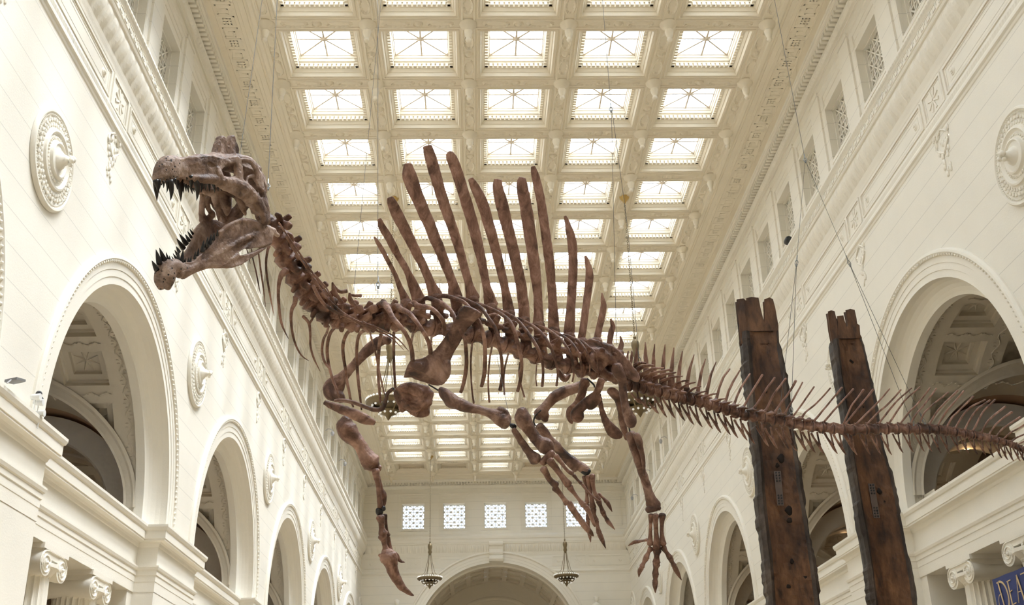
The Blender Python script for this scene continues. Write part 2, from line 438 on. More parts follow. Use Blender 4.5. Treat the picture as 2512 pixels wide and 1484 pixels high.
# --- upper walls with lattice windows
WCZ0, WCZ1, WH = 19.08, 20.90, .825
def upper_wall(axis, s, centres, a0, a1, mb):
    def bx(p0, p1, o0, o1, z0, z1):          # o = distance into the hall from the wall plane
        if axis == 'y': mb.box(*sorted((s * (WX - o0), s * (WX - o1))), p0, p1, z0, z1)
        else: mb.box(p0, p1, YE - o1, YE - o0, z0, z1)
    edges = sorted([a0] + [e for cc in centres for e in (cc - WH, cc + WH)] + [a1])
    for i in range(0, len(edges), 2):
        if edges[i + 1] > edges[i]: bx(edges[i], edges[i + 1], -.62, 0, 18.6, 21.6)
    for cc in centres:
        bx(cc - WH, cc + WH, -.62, 0, WCZ1, 21.6); bx(cc - WH, cc + WH, -.62, 0, 18.6, WCZ0)
        for w, o in ((.16, .03), (.24, .0)):
            pass
        # moulded frame round the opening
        for d0, d1, o in ((.0, .10, .045), (.10, .16, .02)):
            bx(cc - WH - d1, cc - WH - d0, 0, o, WCZ0 - .1, WCZ1 + d1); bx(cc + WH + d0, cc + WH + d1, 0, o, WCZ0 - .1, WCZ1 + d1)
            bx(cc - WH - d0, cc + WH + d0, 0, o, WCZ1 + d0, WCZ1 + d1)
            bx(cc - WH - d0, cc + WH + d0, 0, o, WCZ0 - d1, WCZ0 - d0)
        for o in (-.18, -.36):     # stepped reveal
            bx(cc - WH, cc - WH + .035, -.62, o, WCZ0, WCZ1); bx(cc + WH - .035, cc + WH, -.62, o, WCZ0, WCZ1)
            bx(cc - WH, cc + WH, -.62, o, WCZ1 - .035, WCZ1)
    pil = sorted(set([round(cc - 1.505, 3) for cc in centres] + [round(cc + 1.505, 3) for cc in centres]))
    for p in pil:
        if p < a0 + .3 or p > a1 - .3: continue
        bx(p - .38, p + .38, 0, .11, 18.7, 21.62); bx(p - .42, p + .42, 0, .14, 21.62, 21.72); bx(p - .40, p + .40, 0, .13, 18.6, 18.98)
        bx(p - .62, p + .62, 0, .05, 18.7, 21.45)
SW = [BAYC - 6.02 + 3.01 * k for k in range(-5, 20)]
SW = [y for y in SW if y < YE - 2.2]
wl = MB(); upper_wall('y', -1, SW, YB, YE, wl)
wr = MB(); upper_wall('y', 1, SW, YB, YE, wr)
EW = [3.01 * k for k in (-2, -1, 0, 1, 2)]
we = MB(); upper_wall('x', 1, EW, -WX - .6, WX + .6, we)
rect_frame_e = [(-9.3, -7.95), (7.95, 9.3)]
for a0, a1 in rect_frame_e:
    for (p0, p1, q0, q1) in ((a0, a1, 19.1, 19.15), (a0, a1, 21.2, 21.25), (a0, a0 + .05, 19.1, 21.25), (a1 - .05, a1, 19.1, 21.25)): we.box(p0, p1, YE - .04, YE, q0, q1)
# lattice (local: x across, z up, y depth)
nx, nz = 6, 7; W2 = WH - .04; HZ = WCZ1 - WCZ0 - .06; cxs = 2 * W2 / nx; czs = HZ / nz
def make_lattice(kw):
    la = MB()
    def bar(x0, z0, x1, z1, w, d=.05):
        dx, dz = x1 - x0, z1 - z0; l = math.hypot(dx, dz); nx_, nz_ = -dz / l * w, dx / l * w
        la.add([(x0 + nx_, -d, z0 + nz_), (x1 + nx_, -d, z1 + nz_), (x1 - nx_, -d, z1 - nz_), (x0 - nx_, -d, z0 - nz_), (x0 + nx_, d, z0 + nz_), (x1 + nx_, d, z1 + nz_), (x1 - nx_, d, z1 - nz_), (x0 - nx_, d, z0 - nz_)],
               [(0, 1, 2, 3), (4, 5, 6, 7), (0, 1, 5, 4), (2, 3, 7, 6)])
    for i in range(nx + 1): bar(-W2 + i * cxs, 0, -W2 + i * cxs, HZ, .02 * kw)
    for j in range(nz + 1): bar(-W2, j * czs, W2, j * czs, .02 * kw)
    for i in range(nx):
        for j in range(nz):
            x0, z0 = -W2 + i * cxs, j * czs
            if (i + j) % 2: bar(x0, z0, x0 + cxs, z0 + czs, .02 * kw)
            else: bar(x0, z0 + czs, x0 + cxs, z0, .02 * kw)
    for i in range(nx + 1):
        for j in range(nz + 1):
            if (i + j) % 2 == 1: la.lathe([(.05 * kw, -.07), (.05 * kw, .07)], n=8, c=(-W2 + i * cxs, 0, j * czs), axis='y')
    for (a, b_, c0, c1) in ((-WH, -W2 + .015, -.03, HZ + .03), (W2 - .015, WH, -.03, HZ + .03), (-WH, WH, -.03, .015), (-WH, WH, HZ - .015, HZ + .03)): la.box(a, b_, -.06, .06, c0, c1)
    return la
gp = MB(); gp.quad((-WH, 0, 0), (WH, 0, 0), (WH, 0, HZ), (-WH, 0, HZ))
wp = {}
def lattice_window(loc, rz, pane_mat):
    key_ = pane_mat.name
    if key_ not in wp:
        o = gp.build(wname(), pane_mat); ch = make_lattice(1.3 if pane_mat is M_GLASS else 1.0).build('window_lattice', M_PLAIN, o); ch.location = (0, -.12, 0); struct(o); wp[key_] = (o, ch)
    else:
        o0, c0 = wp[key_]; o = o0.copy(); o.name = wname(); COL.objects.link(o); ch = c0.copy(); ch.parent = o; COL.objects.link(ch)
    o.location = loc; o.rotation_euler = (0, 0, rz)
for y in SW:
    if y < 12: continue
    lattice_window((-WX - .44, y, WCZ0 + .03), math.pi / 2, M_DARK)
    lattice_window((WX + .44, y, WCZ0 + .03), -math.pi / 2, M_DARK)
for x in EW: lattice_window((x, YE + .58, WCZ0 + .03), 0, M_GLASS)

# --- side walls with the great arches
def arc_z(dy, R): return ZA + math.sqrt(max(R * R - dy * dy, 0))
def side_wall(mb, s):
    X = s * WX
    ys = [YB]
    for b in BAYS:
        ys += [b + RI * math.cos(math.pi * (1 - i / 40)) for i in range(41)]
    ys += [YE]
    for i in range(len(ys) - 1):
        y0, y1 = ys[i], ys[i + 1]
        zz = []
        for y in (y0, y1):
            d = min((abs(y - b), y - b) for b in BAYS)[1]
            zz.append(arc_z(d, RI) if abs(d) <= RI + 1e-4 else 8.1)
        mid = (y0 + y1) / 2
        if min(abs(mid - b) for b in BAYS) > RI: zz = [8.1, 8.1]
        mb.quad((X, y0, zz[0]), (X, y1, zz[1]), (X, y1, 15.80), (X, y0, 15.80))
    # upper part behind the frieze and shelf of the cornice
    mb.quad((X, YB, 15.8), (X, YE, 15.8), (X, YE, 18.6), (X, YB, 18.6))
    mb.box(*sorted((s * (WX + .01), s * (WX + .62))), YB, YE, 21.6, 23.0)
side_wall(wl, -1); side_wall(wr, 1)
# archivolts and coved reveals: profile in (radius, offset into the hall)
arch_prof = [(5.14, 0), (5.14, .05), (5.10, .11), (5.04, .12), (5.00, .08), (4.97, .075), (4.96, .045), (4.80, .045), (4.79, .03), (4.63, .03), (4.62, .012), (RI, .012), (RI, -.02), (4.44, -.16), (4.40, -.28), (4.33, -.39), (4.24, -.46), (4.14, -.50), (4.05, -.515), (4.05, -.75)]
def archivolt(s):
    m = MB(); rows = []
    angs = [None] + [math.pi * i / 72 for i in range(73)] + [None]
    for q, a in enumerate(angs):
        row = []
        for r, o in arch_prof:
            if a is None: y, z = (r if q == 0 else -r), 8.15
            else: y, z = r * math.cos(a), ZA + r * math.sin(a)
            row.append((s * (WX - o), y, z))
        rows.append(row)
    m.grid(rows)
    for i in range(110):           # bead course on the rim
        a = math.pi * (i + .5) / 110
        m.sphere((s * (WX - .085), 4.985 * math.cos(a), ZA + 4.985 * math.sin(a)), .036, 6, 4)
    return m
# coffered gallery vault (local y = 0 at the bay centre), passage arches cut through both flanks
RV, ZV = 4.15, 8.55
def vault_mesh(s):
    m = MB()
    XS = [10.15, 10.22, 10.28, 10.34, 10.86, 10.95, 11.0, 12.18, 12.23, 12.68, 12.73, 14.47, 14.52, 14.97, 15.02, 16.2, 16.25, 17.0]
    cells = [(11.0, 12.18), (12.73, 14.47), (15.02, 16.2)]
    def pt(x, th, r): return (s * x, r * math.cos(th), ZV + r * math.sin(th))
    pitch = math.pi / 8
    def patch(x0, x1, t0, t1, r0=RV, r1=RV):
        n = max(1, int(abs(t1 - t0) / .05)); rows = []
        for i in range(n + 1):
            t = t0 + (t1 - t0) * i / n; rows.append([pt(x0, t, r0), pt(x1, t, r1)])
        m.grid(rows)
    e = .062                                     # half rib angle
    for k in range(8):
        ta, tb = k * pitch, (k + 1) * pitch
        patch(10.15, 11.0, ta, tb); patch(12.18, 12.73, ta, tb); patch(14.47, 15.02, ta, tb); patch(16.2, 17.0, ta, tb)
        for x0, x1 in cells:
            patch(x0, x1, ta, ta + e); patch(x0, x1, tb - e, tb)
            lev = [(0, 0), (0, .14), (.05, .15), (.07, .20), (.22, .21), (.22, .34), (.26, .36)]
            rows = []
            for ins, dep in lev:
                u = ins / RV; r = RV + dep; n = 6; row = []
                for i in range(n + 1): row.append(pt(x0 + ins, ta + e + u + (tb - ta - 2 * e - 2 * u) * i / n, r))
                for i in range(n + 1): row.append(pt(x1 - ins, tb - e - u - (tb - ta - 2 * e - 2 * u) * i / n, r))
                rows.append(row)
            m.grid(rows, closed_u=True)
            o = len(m.v) - 14                    # coffer back
            for i in range(6): m.f.append((o + i, o + i + 1, o + 12 - i, o + 13 - i))
            xc, tc_ = (x0 + x1) / 2, (ta + tb) / 2
            for q in range(8):                   # star in the coffer
                a = q * math.pi / 4 + .39
                p0 = (xc, tc_, RV + .35); R_ = .38
                p = [pt(xc, tc_, RV + .30), pt(xc + .05 * math.cos(a + 1.2), tc_ + .05 * math.sin(a + 1.2) / RV, RV + .35), pt(xc + R_ * math.cos(a), tc_ + R_ * math.sin(a) / RV, RV + .355), pt(xc + .05 * math.cos(a - 1.2), tc_ + .05 * math.sin(a - 1.2) / RV, RV + .35)]
                m.add(p, [(0, 1, 2), (0, 2, 3)])
    # raised rib ornament (scrolls) and edge mouldings
    return m
RP, ZP, XP = 2.92, 8.72, 13.60          # passage barrel across the bays
def clip_vault(m):
    """drop the vault where the passage barrel cuts through, subdividing the faces at the cut"""
    import bmesh
    bm = bmesh.new(); vs = [bm.verts.new(v) for v in m.v]
    for f in m.f:
        try: bm.faces.new([vs[i] for i in f])
        except Exception: pass
    bmesh.ops.remove_doubles(bm, verts=bm.verts, dist=1e-4)
    def ins(v): return (abs(v.co.x) - XP) ** 2 + (v.co.z - ZP) ** 2 < RP * RP if v.co.z > ZP else abs(abs(v.co.x) - XP) < RP
    for it in range(4):
        es = [e for e in bm.edges if e.calc_length() > .07 and ((ins(e.verts[0]) != ins(e.verts[1])) or any(len({ins(v) for v in f.verts}) > 1 for f in e.link_faces))]
        if not es: break
        bmesh.ops.subdivide_edges(bm, edges=es, cuts=1, use_grid_fill=True)
        bmesh.ops.triangulate(bm, faces=[f for f in bm.faces if len(f.verts) > 4])
    bmesh.ops.delete(bm, geom=[f for f in bm.faces if all(ins(v) for v in f.verts)], context='FACES')
    for v in bm.verts:       # snap the border onto the cut
        if ins(v) and v.co.z > ZP:
            dx, dz = abs(v.co.x) - XP, v.co.z - ZP; l = math.hypot(dx, dz)
            if l > 1e-3:
                sx = 1 if v.co.x > 0 else -1
                v.co.x = sx * (XP + dx / l * RP); v.co.z = ZP + dz / l * RP
    out = MB(); bm.verts.ensure_lookup_table(); bm.verts.index_update()
    out.v = [tuple(v.co) for v in bm.verts]; out.f = [tuple(v.index for v in f.verts) for f in bm.faces]
    bm.free(); return out
def passage_mesh(s):
    """tunnel through the pier between two bays; local y = 0 at the pier centre"""
    m = MB(); m2 = MB()
    half = BAYP / 2
    for q in (-1, 1):
        # frame following the cut in the vault, then the barrel
        R_ = []
        for i in range(61):
            a = math.pi * i / 60; row = []
            for dr, dy in ((.34, -.06), (.34, -.10), (.26, -.13), (.20, -.10), (.06, -.10), (.0, -.12), (0, .0), (0, .55)):
                r = RP + dr; x = XP + r * math.cos(a); z = ZP + r * math.sin(a)
                zz = min(z, ZV + RV - .05)
                yv = math.sqrt(max(RV * RV - (zz - ZV) ** 2, .2))
                yy = yv + dy if dy < .5 else RV + .2
                row.append((s * x, q * (half - yy), z))
            R_.append(row)
        m.grid(R_)
        for i in range(40):
            a = math.pi * (i + .5) / 40; r = RP + .48; x = XP + r * math.cos(a); z = ZP + r * math.sin(a)
            zz = min(z, ZV + RV - .05); yv = math.sqrt(max(RV * RV - (zz - ZV) ** 2, .2))
    L_ = half - RV - .2
    rows = [[(s * (XP + RP * math.cos(math.pi * i / 40)), -L_, ZP + RP * math.sin(math.pi * i / 40)), (s * (XP + RP * math.cos(math.pi * i / 40)), L_, ZP + RP * math.sin(math.pi * i / 40))] for i in range(41)]
    m2.grid(rows)
    for y0 in (-.75, .75):                 # inner transverse arch of smaller radius
        rr = [[(s * (XP + r * math.cos(math.pi * i / 40)), y0 + dy, ZP - .1 + r * math.sin(math.pi * i / 40)) for r, dy in ((RP, -.45), (2.3, -.45), (2.25, -.4), (2.25, .4), (2.3, .45), (RP, .45))] for i in range(41)]
        m.grid(rr)
    # side walls of the tunnel below springing
    for x in (XP - RP, XP + RP): m.quad((s * x, -L_ - 1, 7), (s * x, L_ + 1, 7), (s * x, L_ + 1, ZP), (s * x, -L_ - 1, ZP))
    return m, m2
wall_left = struct(wl.build('wall_left', M_WALL)); wall_right = struct(wr.build('wall_right', M_WALL))
for s, par in ((-1, wall_left), (1, wall_right)):
    am = archivolt(s); vm = clip_vault(vault_mesh(s)); pm1, pm2 = passage_mesh(s)
    # vault springing walls, back wall, gallery floor
    for q in (-1, 1):
        for xa, xb in ((10.15, XP - RP - .1), (XP + RP + .1, 17.0)):
            vm.quad((s * xa, q * RV, 7), (s * xb, q * RV, 7), (s * xb, q * RV, ZV), (s * xa, q * RV, ZV))
    bw = MB(); bw.quad((s * 17, -RV - .6, 7), (s * 17, RV + .6, 7), (s * 17, RV + .6, 13.4), (s * 17, -RV - .6, 13.4))
    # ornament scrolls on the band next to the hall and on the ribs of the vault
    sc = MB(); random.seed(3)
    def scr(x, t0, t1):
        n = int(abs(t1 - t0) * RV / .11); pts = []
        for i in range(n):
            t = t0 + (t1 - t0) * i / n; xx = x + .07 * math.sin(i * 1.1)
            pts.append((s * xx, (RV - .02) * math.cos(t), ZV + (RV - .02) * math.sin(t)))
            sc.sphere((s * (x - .07 * math.sin(i * 1.1)), (RV - .005) * math.cos(t), ZV + (RV - .005) * math.sin(t)), .045, 6, 3, (1, .5, .5))
        sc.tube(pts, .020, 4)
    scr(10.6, .0, math.pi); scr(12.45, .75, math.pi - .75); scr(14.75, .75, math.pi - .75)
    for k in (2, 3, 4, 5, 6):
        t = k * math.pi / 8
        for x0, x1 in ((11.0, 12.2), (12.73, 14.47)):
            n = 12; pts = [(s * (x0 + (x1 - x0) * i / n), (RV - .02) * math.cos(t + .012 * math.sin(i * 1.5)), ZV + (RV - .02) * math.sin(t + .012 * math.sin(i * 1.5))) for i in range(n + 1)]
            sc.tube(pts, .018, 4)
            for q_ in pts: sc.sphere(q_, .045, 6, 3, (1, 1, .5))
    protos = []
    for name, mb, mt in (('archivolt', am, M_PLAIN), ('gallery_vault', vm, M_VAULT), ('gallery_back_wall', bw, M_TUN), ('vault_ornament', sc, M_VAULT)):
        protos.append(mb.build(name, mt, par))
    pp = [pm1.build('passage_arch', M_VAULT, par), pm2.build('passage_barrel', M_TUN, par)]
    for i, b in enumerate(BAYS):
        for o in protos:
            q = o if i == 0 else o.copy()
            if i: COL.objects.link(q)
            q.location = (0, b, 0)
    for i, p in enumerate(PIERS):
        if p > YE: continue
        for o in pp:
            q = o if i == 0 else o.copy()
            if i: COL.objects.link(q)
            q.location = (0, p, 0)
    gf = MB(); gf.box(*sorted((s * 10.3, s * 17.6)), YB, YE + .5, 6.95, 7.1)
    gf.box(*sorted((s * 17.0, s * 17.6)), YB, YE + 1, 0, 14); gf.box(*sorted((s * 9.72, s * 17.6)), YB, YE + 1, 13.6, 14)
    gf.box(*sorted((s * 10.2, s * 17.6)), YE, YE + .6, 0, 14)
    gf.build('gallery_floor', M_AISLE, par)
# --- lower colonnade: piers, entablature that breaks forward over the piers
def ent_path(s):
    pts = [(s * 10.17, YB)]
    for p in PIERS:
        if p > YE: continue
        a, b = p - 1.98, p + 1.98
        pts += [(s * 10.17, a), (s * 9.65, a), (s * 9.65, b), (s * 10.17, b)]
    pts = [q for q in pts if q[1] >= YB] ; pts.append((s * 10.17, YE))
    return pts if s > 0 else list(pts)
ent = [(0.01, 6.528), (0.01, 6.77), (.02, 6.785), (.02, 6.94), (.04, 6.95), (.04, 7.06), (.07, 7.08), (.09, 7.14), (.09, 7.18), (.01, 7.19), (0.01, 7.66), (.03, 7.68), (.05, 7.74), (.09, 7.78), (.20, 7.80), (.20, 7.84), (.22, 7.85), (.22, 8.05), (.25, 8.07), (.28, 8.14), (.28, 8.20), (-.45, 8.20), (-.45, 8.12)]
for s, par in ((-1, wall_left), (1, wall_right)):
    m = MB()
    m.sweep(ent_path(s), [(o * s, z) for o, z in ent])       # left of +y direction is -x
    m.box(*sorted((s * 10.18, s * 11.2)), YB, YE, 6.53, 7.0)
    for p in PIERS:
        if p > YE: continue
        m.box(*sorted((s * 9.65, s * 11.2)), p - 1.98, p + 1.98, 0, 6.9)
        m.box(*sorted((s * 10.19, s * 11.2)), p - 2.39, p + 2.39, 0, 6.6)
        m.box(*sorted((s * 9.6, s * 10.0)), p - 2.03, p + 2.03, 0, .6)
    y = YB
    m.build('entablature', M_PLAIN, par)
    # aisle behind the columns
    a = MB(); a.box(*sorted((s * 11.2, s * 17.0)), YB, YE, 6.55, 6.6)
    for b in BAYS:
        for q in (-1.5, 1.5): a.box(*sorted((s * 11.2, s * 17.0)), b + q - .35, b + q + .35, 6.25, 6.56)
    for p in PIERS: a.box(*sorted((s * 11.2, s * 14.0)), p - .5, p + .5, 0, 6.56)
    a.box(*sorted((s * 16.7, s * 17.0)), YB, YE, 5.6, 6.0)
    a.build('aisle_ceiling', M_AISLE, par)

# --- end wall with the central arch
zE, RE, RE2 = 10.7, 5.85, 6.62
ys = [-WX] + [RE * math.cos(math.pi * (1 - i / 60)) for i in range(61)] + [WX]
for i in range(len(ys) - 1):
    x0, x1 = ys[i], ys[i + 1]
    zz = [0, 0] if abs((x0 + x1) / 2) > RE else [zE + math.sqrt(max(RE * RE - x * x, 0)) for x in (x0, x1)]
    we.quad((x0, YE, zz[0]), (x1, YE, zz[1]), (x1, YE, 18.6), (x0, YE, 18.6))
we.box(-WX, WX, YE + .01, YE + .62, 21.6, 23.0)
wall_end = struct(we.build('wall_end', M_WALL))
ea = MB(); rows = []
pe = [(6.66, 0), (6.66, .06), (6.60, .14), (6.52, .15), (6.48, .09), (6.44, .05), (6.25, .05), (6.24, .03), (6.04, .03), (6.03, .015), (RE, .015), (RE, -1.0), (RE - .12, -1.0), (RE - .12, -1.12)]
for q, a in enumerate([None] + [math.pi * i / 90 for i in range(91)] + [None]):
    rows.append([((r if q == 0 else -r), YE - o, 0.0) if a is None else (r * math.cos(a), YE - o, zE + r * math.sin(a)) for r, o in pe])
ea.grid(rows)
ea.build('archivolt', M_PLAIN, wall_end)
ev = MB(); RB = 5.75
def ept(y, t, r): return (r * math.cos(t), y, zE + r * math.sin(t))
yb0 = YE + 1.1
for (ya, yb_) in ((yb0, yb0 + .4), (yb0 + 1.9, yb0 + 2.3), (yb0 + 3.8, yb0 + 4.2), (yb0 + 5.7, yb0 + 6.4)):
    ev.grid([[ept(ya, math.pi * i / 60, RB), ept(yb_, math.pi * i / 60, RB)] for i in range(61)])
for k in range(13):
    t0, t1_ = k * math.pi / 13, (k + 1) * math.pi / 13; e = .03
    for ya in (yb0 + .4, yb0 + 2.3, yb0 + 4.2):
        yb_ = ya + 1.5
        ev.grid([[ept(ya, t0, RB), ept(yb_, t0, RB)], [ept(ya, t0 + e, RB), ept(yb_, t0 + e, RB)]]); ev.grid([[ept(ya, t1_ - e, RB), ept(yb_, t1_ - e, RB)], [ept(ya, t1_, RB), ept(yb_, t1_, RB)]])
        lv = [(0, 0), (0, .18), (.12, .2), (.12, .32), (.25, .33)]
        rr = [[ept(ya + i_, t0 + e + i_ / RB, RB + d), ept(yb_ - i_, t0 + e + i_ / RB, RB + d), ept(yb_ - i_, t1_ - e - i_ / RB, RB + d), ept(ya + i_, t1_ - e - i_ / RB, RB + d)] for i_, d in lv]
        ev.grid(rr, closed_u=True); o = len(ev.v) - 4; ev.f.append((o, o + 1, o + 2, o + 3))
yw = yb0 + 6.4
ev.quad((-RB - .4, yw, 0), (RB + .4, yw, 0), (RB + .4, yw, zE + RB + .3), (-RB - .4, yw, zE + RB + .3))
ev.grid([[(r * math.cos(math.pi * i / 50), yw - o, zE + r * math.sin(math.pi * i / 50)) for r, o in ((4.65, 0), (4.62, .08), (4.5, .1), (4.35, .05), (4.33, 0))] for i in range(51)])
for s in (-1, 1): ev.quad((s * RB, yb0, 0), (s * RB, yw, 0), (s * RB, yw, zE), (s * RB, yb0, zE))
ev.build('entrance_vault', M_VAULT, wall_end)
ks = MB()
ks.grid([[(x, YE - o, z) for o, z in ((.0, 18.0), (.55, 17.98), (.62, 17.86), (.58, 17.72), (.46, 17.62), (.40, 17.45), (.42, 17.2), (.38, 17.1), (.30, 17.05), (.44, 16.95), (.46, 16.75), (.36, 16.6), (.1, 16.56), (0, 16.56))] for x in (-.5, -.47, -.3, -.27, -.12, -.09, .09, .12, .27, .3, .47, .5)])
for s in (-1, 1): ks.add([(s * .5, YE, 18), (s * .5, YE - .55, 17.98), (s * .5, YE - .62, 17.86), (s * .5, YE - .46, 17.62), (s * .5, YE - .42, 17.2), (s * .5, YE - .44, 16.95), (s * .5, YE - .36, 16.6), (s * .5, YE, 16.56)], [tuple(range(8))])
ks.build('keystone', M_PLAIN, wall_end)
# wall behind the camera closes the room
wb = MB(); wb.box(-WX - .6, WX + .6, YB - .4, YB, 0, 23.0)
struct(wb.build('wall_back', M_WALL))

# ------------------------------------------------------------------ Ionic columns of the lower colonnade
def make_column(s):
    root = empty('ionic_column')
    sh = MB(); rows = []
    N_ = 96
    for z, r in ((.62, .50), (2.0, .495), (3.6, .475), (5.0, .445), (5.92, .425), (5.97, .44), (6.0, .45)):
        row = []
        for k in range(N_):
            a = 2 * math.pi * k / N_; ph = (k % 4)
            rr = r - (0 if ph == 0 else (.028 if ph in (1, 3) else .042)) * (1 if z < 5.95 else 0)
            row.append((rr * math.cos(a), rr * math.sin(a), z))
        rows.append(row)
    sh.grid(rows, closed_u=True, cap=True); sh.build('shaft', M_PLAIN, root)
    b = MB(); b.box(-.62, .62, -.62, .62, 0, .25); b.lathe([(.62, .25), (.66, .32), (.62, .40), (.54, .44), (.54, .50), (.58, .54), (.56, .60), (.50, .63)], 32); b.build('base', M_PLAIN, root)
    cp = MB()
    cp.lathe([(.44, 5.98), (.50, 6.05), (.56, 6.12), (.56, 6.2), (.4, 6.24)], 28)
    cp.box(-.52, .52, -.62, .62, 6.42, 6.53)
    cp.box(-.47, .47, -.55, .55, 6.30, 6.43); cp.box(-.492, .492, -.42, .42, 6.27, 6.415)
    for q in (-1, 1):
        # bolster between the two faces, waisted in the middle
        rows = []
        for i in range(13):
            f = i / 12 * 2 - 1; r = .185 + .075 * abs(f) ** 1.5 + (.006 * (i % 2))
            rows.append([(f * .50, q * .40 + r * math.cos(2 * math.pi * k / 20), 6.16 + r * 1.02 * math.sin(2 * math.pi * k / 20)) for k in range(20)])
        cp.grid(rows, closed_u=True, cap=True)
        for fx in (-1, 1):      # spiral fillet on each face
            pts = []
            for i in range(46):
                a = math.pi / 2 + q * 0 - i * .33 * q; rr = .245 * (1 - i / 50)
                pts.append((fx * .505, q * .40 + rr * math.cos(a), 6.16 + rr * math.sin(a)))
            cp.tube(pts, .018, 5); cp.sphere((fx * .51, q * .40, 6.16), .045, 8, 5)
    for fx in (-1, 1):
        cp.tube([(fx * .505, -.40, 6.405), (fx * .505, .40, 6.405)], .02, 5)
        for i in range(5): cp.sphere((fx * .50, -.24 + .12 * i, 6.14), .06, 8, 5, (.6, .7, 1.2))
    cp.build('capital', M_PLAIN, root, smooth=True)
    return root
colp = None; ordn = ['nearest', 'second', 'third', 'fourth', 'fifth']
for s in (-1, 1):
    for i, b in enumerate(BAYS):
        if b < 20 or b > 64: continue
        for q in (-1, 1):
            if colp is None: colp = make_column(s); o = colp
            else: o = copy_tree(colp)
            o.location = (s * 10.72, b + q * 1.52, 0); o.scale = (1.15, 1.15, 1)
            side = 'left' if s < 0 else 'right'
            bn = {24.65: 'under the largest arch', 36.69: 'under the second arch', 48.73: 'under the third arch', 60.77: 'under the fourth arch'}[round(b, 2)]
            tag(o, 'cream fluted column with scroll capital on the %s, %s of its pair %s' % (side, 'nearer' if q < 0 else 'farther', bn), 'column', 'fluted columns of the %s colonnade' % side)

# ------------------------------------------------------------------ carved wall medallions
mm = MB()
mp = [(1.02, 0), (1.02, .05), (.99, .09), (.95, .09), (.92, .05), (.90, .05), (.88, .07), (.86, .05), (.62, .09), (.60, .14), (.56, .15), (.53, .11), (.50, .09), (.38, .12), (.36, .18), (.33, .19), (.30, .15), (.20, .16), (.17, .22), (.12, .25), (.10, .30), (.06, .36), (.01, .38)]
rows = []
for r, h in mp:
    row = []
    for k in range(72):
        a = 2 * math.pi * k / 72; hh = h
        if .62 < r < .87: hh += .02 * math.sin(k * math.pi / 2)
        row.append((h if False else hh, r * math.cos(a), r * math.sin(a)))
    rows.append(row)
mm.grid(rows, closed_u=True, cap=False)
random.seed(9)
for k in range(96):
    a = 2 * math.pi * k / 96; mm.sphere((.075, .895 * math.cos(a), .895 * math.sin(a)), .017, 5, 3)
for k in range(70):
    a = 2 * math.pi * k / 70; mm.sphere((.12, .595 * math.cos(a), .595 * math.sin(a)), .015, 5, 3)
for k in range(40):
    a = 2 * math.pi * k / 40
    for rr in (.69, .79): mm.sphere((.085, rr * math.cos(a + rr), rr * math.sin(a + rr)), .045, 6, 4, (.7, 1, 1))
for k in range(36):
    a = 2 * math.pi * k / 36; mm.sphere((.12, .44 * math.cos(a), .44 * math.sin(a)), .035, 6, 4, (.6, .8, .8))
mm.sphere((.40, .03, .03), .075, 8, 6); mm.sphere((.42, -.06, -.04), .055, 8, 6); mm.sphere((.38, .02, -.09), .05, 8, 6)
md0 = None
nm = ['below the head of the skeleton', 'between the largest and second arches', 'between the second and third arches', 'between the third and fourth arches', 'between the fourth and fifth arches', 'nearest the end wall']
for s in (-1, 1):
    for i, p in enumerate([p for p in PIERS if 17 < p < YE]):
        if md0 is None: md0 = mm.build('wall_medallion', M_PLAIN, smooth=True); o = md0
        else: o = md0.copy(); COL.objects.link(o)
        o.location = (s * (WX - .005), p, 13.18); o.rotation_euler = (0, 0, 0 if s < 0 else math.pi)
        lab = (['round carved plaster medallion at the far left of the picture, largest on the left wall', 'round carved plaster medallion on the %s wall ' + nm[1], 'round carved plaster medallion on the %s wall ' + nm[2], 'round carved plaster medallion on the %s wall ' + nm[3], 'round carved plaster medallion on the %s wall ' + nm[4], 'round carved plaster medallion on the %s wall ' + nm[5]])[i]
        if i == 0 and s > 0: lab = 'round carved plaster medallion cut by the right edge of the picture'
        if '%s' in lab: lab = lab % ('left' if s < 0 else 'right')
        tag(o, lab, 'medallion', 'round medallions on the %s wall' % ('left' if s < 0 else 'right'))

